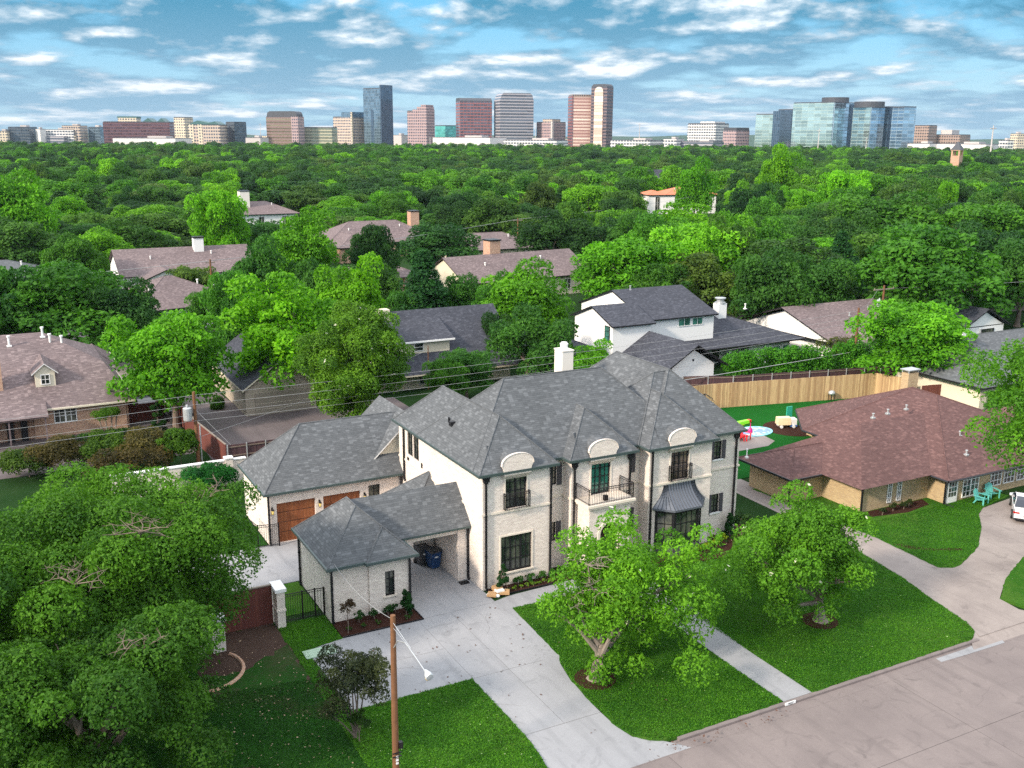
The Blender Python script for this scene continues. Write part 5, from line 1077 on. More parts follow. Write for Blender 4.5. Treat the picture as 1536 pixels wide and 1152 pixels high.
# ------------------------------------------------------------------ near plants
def plant(name,cat,label,x,y,R3,cz,nc,nl,size,col,shape='round',seed=0,trunk=None,group=None,mat=None,flowers=0,stem_r=.03,z=0,**k):
    me,cc,cr=crown('crown' if trunk else 'foliage',R3,nc,nl,size,shape,seed+100,mat=mat,flowers=flowers,**k)
    t=empty(name,(x,y,z),0,label,cat,group); o=bpy.data.objects.new('crown' if cat=='tree' else 'foliage',me); COL.objects.link(o); o.parent=t; o.location=(0,0,cz); c=PAL[col] if isinstance(col,str) else col; o.color=(*c,1)
    tm=trunk_mesh('trunk',max(.1,cz*.7),stem_r,[(p[0],p[1],p[2]+cz) for p in cc],5,seed); tm.build('trunk' if cat=='tree' else 'stem',MAT['bark'],t); return t
for i,(x,y,lab) in enumerate(((.95,-.55,'left of the large six-column window'),(5.6,-.35,'in the corner left of the arched entry'),(-4.75,-.75,'at the right end of the front room bed'),(16.9,-.15,'under the far right windows of the white house'))):
    plant('conical_evergreen','shrub','dark cone shaped evergreen shrub '+lab,x,y,(.5,.5,.8),.85,30,5200,.075,(.014,.06,.022),'cone',i,group=None)
for i,(x,y) in enumerate(((-7.2,-.45),(-6.4,-.5),(-5.6,-.4))): plant('dwarf_shrub','shrub',('leftmost','middle','rightmost')[i]+' of three small round shrubs along the front room wall',x,y,(.3,.3,.3),.32,14,900,.07,'dark','round',10+i,group='small shrubs along the front room')
plant('dwarf_shrub','shrub','tiny dark shrub right of the front room window sill',-5.15,-.25,(.22,.22,.3),.34,10,600,.07,'dark','round',14)
for i,x in enumerate((2.0,2.75,3.5,4.2)): plant('dwarf_shrub','shrub',('first','second','third','fourth')[i]+' low shrub under the large window, counted from the left',x,-.35,(.34,.3,.28),.28,14,900,.075,'mid','round',20+i,group='low shrubs under the large window')
for i in range(9): plant('ground_plant','plant','yellow green ground plants in the front bed edge',1.6+i*.38,-.72+random.uniform(-.1,.1),(.17,.17,.12),.12,6,220,.08,(.12,.22,.03),'round',30+i,group='yellow green plants along the bed edge')
for i in range(5): plant('ground_plant','plant','small low plants dotted in the front room bed',-7.9+i*.75,-1.1+random.uniform(-.15,.15),(.17,.17,.12),.11,6,200,.08,(.05,.11,.03),'round',40+i,group='low plants in the front room bed')
for i in range(8): plant('ground_plant','plant','lime groundcover shrub below the bay window',13.3+i*.42,-1.35+i*.13,(.3,.25,.22),.2,8,420,.08,(.2,.3,.02),'round',50+i,group='lime shrubs below the bay window')
for i in range(6): plant('ground_plant','plant','dark low plant in the curved bed right of the bay window',13.6+i*.6,-2.0+i*.25,(.2,.2,.15),.14,6,260,.08,(.03,.07,.02),'round',60+i,group='low plants in the curved bed')
plant('young_tree','tree','thin young red leaved tree in the front room bed',-8.05,-1.25,(.42,.42,.5),1.35,16,1300,.08,(.07,.045,.04),'round',70,stem_r=.025,crat=.35,trunk=1)
plant('magnolia_shrub','shrub','dark green upright shrub at the far right downspout',17.6,-.5,(.7,.6,.8),.9,18,1800,.14,(.03,.075,.03),'round',71,crat=.3)
plant('small_shrub','shrub','small dark cone shrub in front of the white garden wall',-8.1,22.4,(.35,.35,.6),.6,16,900,.09,'dark','cone',72)
for i,(x,y) in enumerate(((28.2,-1.9),(29.4,-1.7),(30.3,-1.8),(31.0,-1.6))): plant('small_shrub','shrub',('first','second','third','fourth')[i]+' sparse dark shrub along the tan brick wall, from the left',x,y,(.35,.3,.3),.3,10,420,.1,(.03,.05,.02),'round',80+i,group='sparse shrubs at the tan brick wall')
# crape myrtle
def grown_tree(name,label,x,y,R3,cz,nc,nl,size,col,seed,h,r,lean=(0,0),mat=None,flowers=0,multi=0,bare=None,barkm='bark',shape='round',**k):
    me,cc,cr=crown('crown',R3,nc,nl,size,shape,seed,mat=mat,flowers=flowers,**k)
    V=np.zeros(len(me.vertices)*3,np.float32); me.vertices.foreach_get('co',V); V=V.reshape(-1,3); V+=np.array([lean[0],lean[1],cz],np.float32); me.vertices.foreach_set('co',V.ravel()); me.update()
    t=empty(name,(x,y,0),0,label,'tree'); o=bpy.data.objects.new('crown',me); COL.objects.link(o); o.parent=t; o.color=(*(PAL[col] if isinstance(col,str) else col),1)
    c2=[(p[0]+lean[0],p[1]+lean[1],p[2]+cz) for p in cc]
    rng=random.Random(seed)
    if multi:
        m=MB()
        for i in range(multi):
            q=Vector(c2[rng.randrange(len(c2))]); m.tube([(rng.uniform(-.08,.08),rng.uniform(-.08,.08),0),q*.5+Vector((rng.uniform(-.1,.1),rng.uniform(-.1,.1),q.z*.02)),q],[r,r*.7,r*.2],6)
    else: m=trunk_mesh('trunk',h,r,c2,14,seed,lean=(lean[0]*.15,lean[1]*.15))
    if bare:
        for p,n,L in bare: m.tube([(lean[0]*.3,lean[1]*.3,h*.9),Vector(p)*.5+Vector((0,0,h*.45)),p],[r*.4,r*.25,.03],6); twigs(m,p,n,L,.028,rng,.35,2)
    m.build('trunk',MAT[barkm],t); return t
grown_tree('crape_myrtle','multi-stemmed dark purple-green crape myrtle on the left lawn edge',-10.75,-10.0,(1.75,1.5,1.65),2.7,44,17000,.095,(.04,.055,.036),201,1,.045,multi=7,crat=.24,lumpy=.35,base=-.95)
plant('crape_suckers','shrub','low leafy suckers around the crape myrtle stems',-10.7,-10.3,(.5,.5,.75),.8,16,3200,.08,(.035,.085,.022),'round',202)
# front magnolias
grown_tree('magnolia_tree','airy light green magnolia with bare grey twigs nearest the street',.45,-10.6,(4.0,3.4,3.25),3.85,135,44000,.16,(.10,.265,.02),211,1.5,.27,lean=(1.75,.2),mat=LEAF_FLOWER,flowers=26,barkm='bark_pale',crat=.20,lumpy=.38,base=-.95,bare=[((-.3,-.2,4.6),7,1.3),((-.4,.2,5.6),6,1.2),((.9,-1.0,3.2),6,1.0),((-.9,.3,3.7),5,1.0)])
grown_tree('magnolia_tree','fuller magnolia with white blossoms on the right lawn',13.7,-11.1,(3.8,3.3,3.3),3.9,110,46000,.16,(.075,.21,.02),212,1.6,.3,lean=(-1.55,.2),mat=LEAF_FLOWER,flowers=34,barkm='bark_pale',crat=.22,lumpy=.3,base=-.9)
# the big live oak group at the left
def oak(label,x,y,R3,cz,nc,nl,seed,col,bare=None,size=.155,**k): return grown_tree('live_oak',label,x,y,R3,cz,nc,nl,size,col,seed,cz*.6,.4,bare=bare,crat=.21,lumpy=.25,**k)
oak('huge spreading live oak filling the left side beyond the wooden gate',-18.9,-1.4,(6.8,6.2,3.9),5.5,130,200000,221,(.062,.168,.02),bare=[((1.2,-3.8,8.6),9,1.5),((-1.5,-5.0,7.4),8,1.3),((4.6,.5,8.0),6,1.3)],base=-.9)
oak('near lower live oak in the bottom left corner',-20.4,-9.4,(5.0,4.4,3.5),4.0,76,100000,222,(.048,.135,.02),bare=[((1.6,-1.5,6.6),6,1.2)],base=-.8)
oak('small live oak between the two big ones at the left edge',-24.6,-3.5,(4.2,4.4,3.6),5.3,46,40000,223,(.05,.14,.022),base=-.8)
# tree entering at the right edge
grown_tree('elm_tree','bright green tree reaching in from the right edge over the brown roof',*(CP+ray(1606,606)*56)[:2],(5.5,5.3,4.7),float((CP+ray(1606,606)*56)[2]),110,70000,.19,(.08,.23,.02),231,4.4,.25,crat=.24,lumpy=.3,base=-.9)
# shrubs behind the oak
SH=((-20.6,31.6,2.0,1.5,(.05,.10,.02),'leftmost yellow green shrub of the row in front of the iron fence'),(-18.0,31.0,2.2,1.9,(.075,.065,.035),'reddish shrub behind the big oak, second from the left'),(-15.6,30.6,1.9,2.1,(.06,.125,.02),'green and red shrub left of the middle of the row'),(-12.7,29.4,2.1,2.1,(.095,.085,.045),'dusty pink shrub in the middle of the row'),(-10.6,28.6,1.5,2.2,(.065,.15,.018),'bright green shrub at the right end of the row'))
for i,(x,y,rr,h,c,l) in enumerate(SH): plant('photinia_shrub','shrub',l,x,y,(rr*1.15,rr*.85,h*.72),h*.72,34,11000,.17,c,'round',240+i,crat=.32)
plant('photinia_shrub','shrub','low brownish shrub in front of the pink one',-14.4,27.6,(3.4,1.4,1.3),1.2,30,9000,.17,(.08,.065,.035),'round',247,crat=.32)
plant('rounded_shrub','shrub','dense dark green rounded shrub left of the white garden wall',-9.9,21.8,(2.15,1.8,1.15),1.05,36,13000,.13,(.014,.105,.026),'round',248,crat=.3,lumpy=.06)
plant('column_cypress','tree','narrow tall dark cypress beside the orange brick house',-10.6,38.6,(.75,.75,1.9),1.9,30,6000,.14,(.02,.07,.022),'cone',249,trunk=1)
r=empty('clipped_shrub',(-14.2,40.2,0),0,'flat topped clipped shrub on bare stems against the orange brick wall','shrub')
me,cc,cr=crown('foliage',(1.35,.7,.42),26,6000,.1,'round',251,crat=.32,lumpy=.03); o=bpy.data.objects.new('foliage',me); COL.objects.link(o); o.parent=r; o.location=(0,0,1.75); o.color=(.06,.15,.015,1); m=MB(); [m.tube([(x*.6,0,0),(x,0,1.5)],.06,6) for x in(-.7,-.2,.3,.7)]; m.build('stem',MAT['bark_pale'],r)
def hedge(name,label,x0,x1,y,ww,h,col,seed,n=None,rz=0,dens=1500,size=.16):
    L=x1-x0; rng=np.random.default_rng(seed); n=n or int(L*dens); nc=max(3,int(L/(ww*.42)*2.2))
    cx_=rng.uniform(0,L,nc); cy_=rng.uniform(-.2,.2,nc)*ww; cr_=rng.uniform(.36,.56,nc)*ww; cz_=h-cr_*rng.uniform(.75,1.25,nc); low=rng.random(nc)<.4; cz_[low]*=.55
    k=rng.integers(0,nc,n); u=unit(n,rng); P=np.stack([cx_[k],cy_[k],cz_[k]],1)+u*(cr_[k]*rng.uniform(.7,1.05,n))[:,None]; P[:,2]=np.abs(P[:,2])
    nd=u*.7+unit(n,rng)*.7+np.array([0,0,.3]); nd/=np.linalg.norm(nd,axis=1)[:,None]
    t=empty(name,(x0,y,0),rz,label,'hedge'); o=bpy.data.objects.new('foliage',leaf_mesh('foliage',P,nd,size,rng.random(n)*.95,rng)); COL.objects.link(o); o.parent=t; o.color=(*col,1); return t
hedge('clipped_hedge','low dark clipped hedge below the orange brick wall',-17.5,-12.6,39.2,1.0,.75,(.03,.09,.018),5,dens=1100)
hedge('clipped_hedge','long bright green hedge above the plum fence',41.5,60.5,30.1,2.2,3.5,(.055,.21,.02),6,rz=-.08,dens=1500,size=.24); hedge('clipped_hedge','olive vine hedge behind the bright hedge at its right end',57,63,33.0,1.6,3.0,(.07,.09,.025),7,rz=-.1,dens=900,size=.22)
hedge('clipped_hedge','low round shrubs along the tan garage wall',-4.6,-3.4,44,1.3,.9,(.045,.11,.02),8,rz=1.4,dens=2500)
# ------------------------------------------------------------------ trees behind, placed by what the photograph shows of them
NEAR=[ # kind, centre px, top px, base-row px, width px, colour, label
(1,265,462,640,178,'bright','light green round tree in front of the parked grey car'),
(0,95,398,548,230,'green','broad spreading tree behind the orange brick house'),
(3,-5,405,560,150,'mid','wide tree cut by the left frame edge above the brick house'),
(0,200,425,548,120,'dark','dark tree between the spreading tree and the mauve roofs'),
(4,432,404,606,168,'lime','tall vivid green tree over the tan garage'),
(2,528,392,560,120,'lime','yellow green tree crown behind the flowering magnolia'),
(4,458,310,470,112,'bright','tall bright tree left of the brown roofed brick house'),
(1,358,398,560,84,'green','upright green tree right of the mauve hip roof'),
(2,392,360,520,110,'mid','mid green tree behind the upright one'),
(1,335,278,410,92,'lime','bright yellow green tree in the upper left trees'),
(6,777,394,520,150,'bright','big round bright tree left of the white two-storey house'),
(6,791,464,582,124,'mid','dense dark domed tree just behind the white chimney'),
(5,635,372,515,136,'blue','dark blue green conical tree left of the round bright tree'),
(0,655,338,418,130,'dark','dark tree behind the brick chimney roof'),
(3,563,343,452,90,'dark','dark tree in front of the brown brick house'),
(1,937,350,485,170,'bright','wide bright tree above the white two-storey house'),
(4,1017,304,410,118,'lime','tall lime tree below the terracotta villa'),
(3,1045,385,492,140,'olive','olive tree right behind the charcoal ridge'),
(0,1150,378,512,130,'mid','oak with forked trunk right of the charcoal roofs'),
(0,1215,385,500,120,'mid','oak beside the far road on the right'),
(3,1385,345,505,240,'green','very wide spreading tree over the ranch roofs'),
(1,1372,448,590,180,'bright','bright green tree in front of the white ranch gable'),
(0,1525,362,490,130,'mid','dark spreading tree at the right frame edge'),
(5,1255,345,455,90,'blue','very dark pointed tree left of the wide spreading one'),
(6,830,318,410,112,'dark','round dark tree in the centre of the woods'),
(1,700,520,600,90,'mid','small green tree in front of the dark steep roof'),
(1,672,535,612,70,'green','young green tree at the right of the flowering magnolia'),
(2,880,515,590,90,'bright','light shrubby tree right of the white chimney'),
(0,120,355,450,90,'green','grey green tree near the grey bungalow at left'),
(1,290,395,470,80,'olive','olive tree under the mauve long roof'),
(3,985,400,500,110,'green','mid green tree behind the upper charcoal roof'),
(0,1330,292,420,190,'green','large round tree on the upper right'),
(1,1460,298,420,170,'green','second large round tree on the upper right'),
(2,1165,222,330,70,'lime','tall bright tree standing up before the glass towers'),
(1,1260,250,350,80,'lime','yellow green tree below the two glass towers'),
(6,1040,238,340,60,'bright','round bright tree above the terracotta villa'),
(0,740,470,560,60,'dark','dark tree right of the steep charcoal roof'),
(1,600,430,520,60,'mid','green tree tucked behind the dark pointed tree'),
(0,692,414,508,78,'mid','small round tree in front of the mauve gabled house'),(1,322,432,505,80,'green','round green tree below the mauve hip roof'),(6,745,410,515,70,'green','green tree at the right end of the mauve gabled house'),(3,470,395,520,80,'mid','mid green tree left of the dark brown brick house'),(0,560,395,485,90,'mid','dark green tree below the brown brick house'),(0,30,260,400,130,'bright','bright tree mass at the upper left edge'),
(2,1500,590,640,60,'mid','leafy tree by the cream house at right'),
]
for k,cx,yt,yb,w_,c,l in NEAR: tree_px(k,cx,yt,yb,w_,c,l)
g_=un(536,648); print('MAG',g_); grown_tree('magnolia_tree','large dark magnolia dotted with cream blossoms behind the garage wing',g_[0],g_[1],(4.6,4.4,5.3),5.9,150,120000,.2,(.085,.20,.022),301,3,.3,mat=LEAF_FLOWER,flowers=260,crat=.22,lumpy=.15,base=-1)
# small house windows kept open: (x0,y0,x1,y1,distance of what must stay visible)
KEEP=[(158,362,352,420,168),(205,418,298,466,134),(492,330,632,372,208),(665,368,818,415,154),(372,308,430,328,262),(978,268,1070,312,330),(1358,322,1380,345,240),(0,380,56,404,168),(860,425,1190,560,108),(1185,455,1330,500,122),(1425,465,1480,510,128),(0,480,200,690,120),(600,470,745,560,100),(170,520,240,590,120),(340,540,470,620,105),(1330,500,1536,640,100),(1150,430,1300,470,130),(1490,490,1536,520,125)]
FILL=[]; rngf=random.Random(42)
def blocked(x,y,rad,top,dist):
    px,py,w=proj((x,y,top*.5)); r=rad*FPX/w; a=proj((x,y,top))[1]; b=proj((x,y,0))[1]
    for (x0,y0,x1,y1,d) in KEEP:
        if dist<d and px+r>x0 and px-r<x1 and b>y0 and a<y1: return True
    return False
dist=72.; cand=[]
CFh=math.atan2(CF[1],CF[0])
while dist<1500:
    step=7.6+dist*.010; n=int(dist*1.16/step)
    for i in range(n):
        ang=CFh+(i+.5+rngf.uniform(-.45,.45))/n*1.16-.58; d=dist+rngf.uniform(-.5,.5)*step
        x=CP[0]+d*math.cos(ang); y=CP[1]+d*math.sin(ang)
        cand.append((d,x,y,rngf.uniform(.72,1.15)))
    dist+=step*.92
placed=[]
NEARPOS=[(un(c[1],c[3])[0],un(c[1],c[3])[1],c[4]/2*proj(un(c[1],c[3]))[2]/FPX) for c in NEAR]
HOUSES=[(x.location.x,x.location.y) for x in S.objects if x.get('category')=='house' and (x.location.x or x.location.y)]
for d,x,y,q in cand:
    px,py,w=proj((x,y,5))
    if w<60 or px<-60 or px>1600: continue
    if y<28 and x<58 and y>-20: continue
    if -26<x<64 and y<60: continue
    if d<150 and x<26 and y<62: continue
    rad=(6.2 if d<300 else 7.6 if d<600 else 8.2)*q*rngf.uniform(.65,1.35); top=(9.2+2.2*math.sin(x*.021+1)*math.cos(y*.017))*rngf.uniform(.7,1.35) if d<700 else rngf.uniform(7.5,15)
    if d>1300: top=rngf.uniform(7,11.5)
    if any(math.hypot(x-a,y-b)<r*.95+rad*.35 for a,b,r in NEARPOS): continue
    if any(math.hypot(x-a,y-b)<12+rad*.6 for a,b in HOUSES): continue
    if blocked(x,y,rad,top,d): continue
    placed.append((d,x,y,rad,top))
placed.sort()
IND=235
LBL=['dark green','mid green','fresh green','bright green','yellow green','olive green','blue green']
def forest_col(r):
    for (p0,c0),(p1,c1) in zip(FOREST,FOREST[1:]):
        if r<=p1: t=(r-p0)/(p1-p0); return tuple(a+(b-a)*t for a,b in zip(c0,c1))
    return FOREST[-1][1]
for i,(d,x,y,rad,top) in enumerate(placed[:IND]):
    r=rngf.random(); c=forest_col(r); k=rngf.choice([0,1,2,3,4,0,1,3,6,2,5] if top>7 else [0,1,3,6])
    nm=LBL[0 if r<.25 else 1 if r<.45 else 2 if r<.6 else 5 if r<.72 else 3 if r<.86 else 4 if r<.96 else 6]
    sh='pointed' if k==5 else 'tall' if top>10.5 else 'low' if top<7.5 else 'rounded'
    t=place_tree(k,(x,y),rad,top,c,f'{nm} {sh} tree crown among the woods beyond the houses',f'{nm} {sh} trees in the near woods')
# the rest of the woods as one mass: instanced on points
rest=placed[IND:]
print('TREES',len(placed),'rest',len(rest),'limit dist',placed[IND-1][0])
me=bpy.data.meshes.new('woodland'); me.from_pydata([(x,y,0) for _,x,y,_,_ in rest],[],[])
def fattr(n,t,v):
    a=me.attributes.new(n,t,'POINT'); a.data.foreach_set('vector' if t=='FLOAT_VECTOR' else 'value',np.array(v,np.float32 if t!='INT' else np.int32).ravel())
ks=[rngf.choice([0,1,2,3,4,6]) for _ in rest]
fattr('sc','FLOAT_VECTOR',[(rad/PROTO[k][2],rad/PROTO[k][2],top/PROTO[k][3]) for (d,x,y,rad,top),k in zip(rest,ks)]); fattr('kd','INT',ks); fattr('rz','FLOAT',[rngf.uniform(0,6.28) for _ in rest])
wo=bpy.data.objects.new('woodland',me); COL.objects.link(wo); tag(wo,'far continuous canopy of the woods stretching to the towers','woods',None,'stuff')
src=[]
for i,(pm,tm,r0,h0) in enumerate(PROTO):
    m2=pm.copy(); m2.materials.clear(); m2.materials.append(LEAF_WOOD); m2.name=f'woodland_crown'
    o=bpy.data.objects.new('woodland_crown',m2); src.append(o)
ng=bpy.data.node_groups.new('woods','GeometryNodeTree'); ng.interface.new_socket('Geometry',in_out='INPUT',socket_type='NodeSocketGeometry'); ng.interface.new_socket('Geometry',in_out='OUTPUT',socket_type='NodeSocketGeometry')
gi=ng.nodes.new('NodeGroupInput'); go=ng.nodes.new('NodeGroupOutput'); jn=ng.nodes.new('GeometryNodeJoinGeometry'); ng.links.new(jn.outputs[0],go.inputs[0])
def named(n,t): a=ng.nodes.new('GeometryNodeInputNamedAttribute'); a.data_type=t; a.inputs[0].default_value=n; return a
for k in sorted(set(ks)):
    oi=ng.nodes.new('GeometryNodeObjectInfo'); oi.inputs[0].default_value=src[k]; oi.inputs[1].default_value=True
    ip=ng.nodes.new('GeometryNodeInstanceOnPoints'); ng.links.new(gi.outputs[0],ip.inputs['Points']); ng.links.new(oi.outputs['Geometry'],ip.inputs['Instance'])
    cp=ng.nodes.new('FunctionNodeCompare'); cp.data_type='INT'; cp.operation='EQUAL'; kd=named('kd','INT'); 
    ints=[s for s in cp.inputs if s.type=='INT']; ng.links.new(kd.outputs[0],ints[0]); ints[1].default_value=k
    ng.links.new(cp.outputs[0],ip.inputs['Selection'])
    sc=named('sc','FLOAT_VECTOR'); ng.links.new(sc.outputs[0],ip.inputs['Scale'])
    rz=named('rz','FLOAT'); cx_=ng.nodes.new('ShaderNodeCombineXYZ'); ng.links.new(rz.outputs[0],cx_.inputs[2]); 
    er=ng.nodes.new('FunctionNodeEulerToRotation'); ng.links.new(cx_.outputs[0],er.inputs[0]); ng.links.new(er.outputs[0],ip.inputs['Rotation'])
    ng.links.new(ip.outputs[0],jn.inputs[0])
md=wo.modifiers.new('woods','NODES'); md.node_group=ng
# ------------------------------------------------------------------ skyline
def facade(name,wall,glass,floor=4.,bay=3.,vert=.25,horiz=.5,metal=.0,grough=.12,tint=None,lowcity=False):
    """curtain wall: floors from v, bays from u (metres)"""
    m,nt,b=newmat(name); tc=N(nt,'TexCoord'); sp=N(nt,'SeparateXYZ'); lk(nt,tc.outputs['UV'],sp.inputs[0])
    def band(o,per,frac):
        a=N(nt,'Math',operation='DIVIDE'); lk(nt,o,a.inputs[0]); a.inputs[1].default_value=per; f=N(nt,'Math',operation='FRACT'); lk(nt,a.outputs[0],f.inputs[0]); g=N(nt,'Math',operation='GREATER_THAN'); lk(nt,f.outputs[0],g.inputs[0]); g.inputs[1].default_value=frac; return g.outputs[0],a.outputs[0]
    h,hv=band(sp.outputs['Y'],floor,horiz); v,vv=band(sp.outputs['X'],bay,vert)
    mu=N(nt,'Math',operation='MULTIPLY'); lk(nt,h,mu.inputs[0]); lk(nt,v,mu.inputs[1])
    wn=N(nt,'TexWhiteNoise'); wn.noise_dimensions='2D'; cb=N(nt,'CombineXYZ'); 
    for s_,i in((hv,1),(vv,0)): fl=N(nt,'Math',operation='FLOOR'); lk(nt,s_,fl.inputs[0]); lk(nt,fl.outputs[0],cb.inputs[i])
    lk(nt,cb.outputs[0],wn.inputs['Vector']); gv=mixc(nt,wn.outputs['Value'],tuple(x*.7 for x in glass),tuple(min(1,x*1.3) for x in glass))
    n1=noise(nt,.03,3); wc=mixc(nt,n1,tuple(x*.85 for x in wall),tuple(min(1,x*1.12) for x in wall))
    lk(nt,mixc(nt,mu.outputs[0],wc,gv),b.inputs['Base Color'])
    r=N(nt,'MapRange'); lk(nt,mu.outputs[0],r.inputs[0]); r.inputs[3].default_value=.7; r.inputs[4].default_value=grough; lk(nt,r.outputs[0],b.inputs['Roughness'])
    r=N(nt,'MapRange'); lk(nt,mu.outputs[0],r.inputs[0]); r.inputs[3].default_value=0; r.inputs[4].default_value=metal; lk(nt,r.outputs[0],b.inputs['Metallic']); b.inputs['Specular IOR Level'].default_value=.3 if metal<.35 else .6
    bump(nt,b,wn.outputs['Value'],.05,.3); return m
FC={}
def fc(k,*a,**kw):
    if k not in FC: FC[k]=facade(k,*a,**kw)
    return FC[k]
F_mauve=fc('mauve_facade',(.42,.30,.30),(.10,.10,.13),4,3,.35,.45)
F_beige=fc('beige_facade',(.55,.44,.36),(.12,.13,.16),4,3.2,.3,.45)
F_red=fc('red_facade',(.30,.12,.12),(.12,.12,.16),4.2,5,.12,.4,.3)
F_grey=fc('grey_facade',(.36,.34,.37),(.12,.14,.18),4.2,40,.0,.45,.3)
F_bronze=fc('bronze_facade',(.20,.13,.12),(.42,.32,.2),4,60,.0,.55,.8)
F_pink=fc('sunset_pink_facade',(.34,.17,.15),(.95,.62,.52),4.3,60,.0,.42,.2,.25); F_panel=fc('sunset_salmon_glass',(.5,.3,.26),(.95,.66,.54),4.3,60,.0,.16,.2,.25); F_umber=fc('umber_facade',(.20,.14,.14),(.09,.08,.10),4.3,60,.0,.4,.2)  # sunset reflection painted into the pink and salmon glass colours
F_blue=fc('blue_glass',(.12,.18,.24),(.22,.33,.42),4,3,.1,.12,.8,.12)
F_dblue=fc('dark_blue_glass',(.05,.09,.15),(.07,.13,.2),4,2.5,.3,.1,.6,.15)
F_pale=fc('pale_green_glass',(.32,.42,.40),(.62,.78,.72),4,9,.03,.13,.9,.09)
F_pblue=fc('pale_blue_glass',(.3,.4,.48),(.45,.6,.72),4,9,.04,.13,.9,.09)
F_white=fc('white_facade',(.72,.70,.68),(.12,.14,.17),3.8,4,.18,.42)
F_brown=fc('brown_facade',(.36,.26,.22),(.10,.09,.09),3.8,3.2,.3,.45)
F_dred=fc('dark_red_glass',(.12,.05,.06),(.16,.09,.11),4,4,.08,.35,.6)
F_cream=fc('cream_facade',(.66,.56,.42),(.14,.15,.17),3.6,3.6,.4,.45)
F_green=fc('olive_glass',(.38,.36,.26),(.3,.34,.26),4,30,.0,.5,.6)
F_teal=fc('teal_glass',(.08,.34,.32),(.12,.5,.45),4,4,.1,.2,.5)
F_dark=fc('charcoal_glass',(.08,.10,.12),(.09,.12,.16),4,3,.1,.3,.6)
F_plain=plain('pale_plaster',(.66,.63,.62),.8,nscale=.05); F_roofd=plain('dark_roof',(.06,.065,.08),.6,nscale=.05); F_conc=plain('pale_concrete',(.5,.46,.45),.8,nscale=.05); F_greenroof=plain('green_metal_roof',(.05,.13,.13),.5,nscale=.05)
def at(px,dist,z=0): # ground point seen in the column px at horizontal range dist
    y=203+ (px-768)*.0087; d=ray(px,y); k=dist/math.hypot(d[0],d[1]); return np.array([CP[0]+d[0]*k,CP[1]+d[1]*k])
def zof(px,py,dist):
    d=ray(px,py); return CP[2]+d[2]*dist/math.hypot(d[0],d[1])
class Tower:
    """rectangular block: nearest corner seen at column xm, left face reaching xl, right face reaching xr"""
    def __init__(s,name,label,cat,xl,xm,xr,dist,al=35):
        s.dist=dist; c=at(xm,dist); s.name=name
        v=np.array([CP[0]-c[0],CP[1]-c[1]]); v/=np.linalg.norm(v); rt=np.array([-v[1],v[0]])   # toward camera; rt = screen right
        a=math.radians(al); 
        if rt@CR[:2]<0: rt=-rt
        s.uL=-rt*math.cos(a)-v*math.sin(a); s.uR=rt*math.sin(a)-v*math.cos(a)
        ppm=FPX/ (dist*math.cos(math.atan((xm-768)/FPX)))
        s.wL=max(2,(xm-xl)/ppm/math.cos(a)); s.wR=max(2,(xr-xm)/ppm/math.sin(a)); s.c=c
        ang=math.atan2(s.uR[1],s.uR[0]); s.root=empty(name,(c[0],c[1],0),ang,label,cat)
        s.sg=1 if (s.uR[0]*s.uL[1]-s.uR[1]*s.uL[0])>0 else -1
    def z(s,px,py): return zof(px,py,s.dist)
    def block(s,part,mat,z0,z1,a0=0,a1=1,b0=0,b1=1,parent=None):   # a along right face, b along left face
        m=MB(); m.box(s.wR*a0,s.wR*a1,s.sg*s.wL*b0,s.sg*s.wL*b1,z0,z1); return m.build(part,mat,parent or s.root)
B='office tower'
def T(label,xl,xm,xr,yt,dist,mat,al=35,roof=None,cat='building',name='office_building',rt=2.5,base=None,roofmat=None):
    t=Tower(name,label,cat,xl,xm,xr,dist,al); zt=t.z(xm,yt); t.zt=zt
    w=t.block('facade',mat,-1,zt); t.w=w
    t.block('parapet',roofmat or F_roofd,zt,zt+rt*.5,.01,.99,.01,.99); return t
D=1480
t=T('tall slender blue glass tower, left face pale and right face dark',547,572,589,133,D,F_blue,40,name='office_tower'); z=t.z(572,127); t.block('shaded_face',F_dblue,-1,z,-.02,1.0,-.03,.03); t.block('core',F_dblue,-1,t.z(560,165),-.005,.02,.42,.58)  # shade of the right face painted in as a darker glass
t=T('bronze banded office block with a rounded dark top',402,447,456,176,1430,F_bronze,25); z=t.zt; m=MB(); m.prismx([(t.sg*t.wL*u,z+h) for u,h in((.02,0),(.02,4),(.06,7),(.12,8),(.88,8),(.95,6),(.98,0))],0,t.wR*.98); m.build('rounded_top',F_roofd,t.root); t.block('side_wall',F_mauve,-1,z+1,-.01,1.005,-.01,.2)
t=T('long low olive glass block right of the bronze one',456,498,506,192,1440,F_green,20); 
t=T('beige office block with columns and a curved top',501,528,548,176,1500,F_beige,45); t.block('upper_storeys',F_blue,t.zt,t.z(540,168),0,.9,0,.55); t.block('yellow_side',F_cream,0,t.z(528,168),-.01,.05,-.02,.05)
t=T('stepped mauve office tower left of the teal block',612,640,652,167,1470,F_mauve,30,name='office_tower')
z0=t.zt
for k,(a,y) in enumerate(((.72,164),(.5,160),(.3,157))): t.block('setback',F_mauve,z0,t.z(640,y),.0+k*.02,1-k*.02,.0+k*.02,a); z0=t.z(640,y)
t=T('small teal glass building',653,668,684,189,1600,F_teal,45)
t=T('dark red gridded tower with a sloped dark top',684,690,737,152,1500,F_red,78,name='office_tower'); z=t.zt; m=MB(); sg=t.sg; m.prismx([(sg*-.0,z),(sg*-.0,z+1),(sg*t.wL*.2,z+5),(sg*t.wL*.9,z+5),(sg*t.wL,z)],t.wR*.0,t.wR); m.build('sloped_top',F_roofd,t.root)
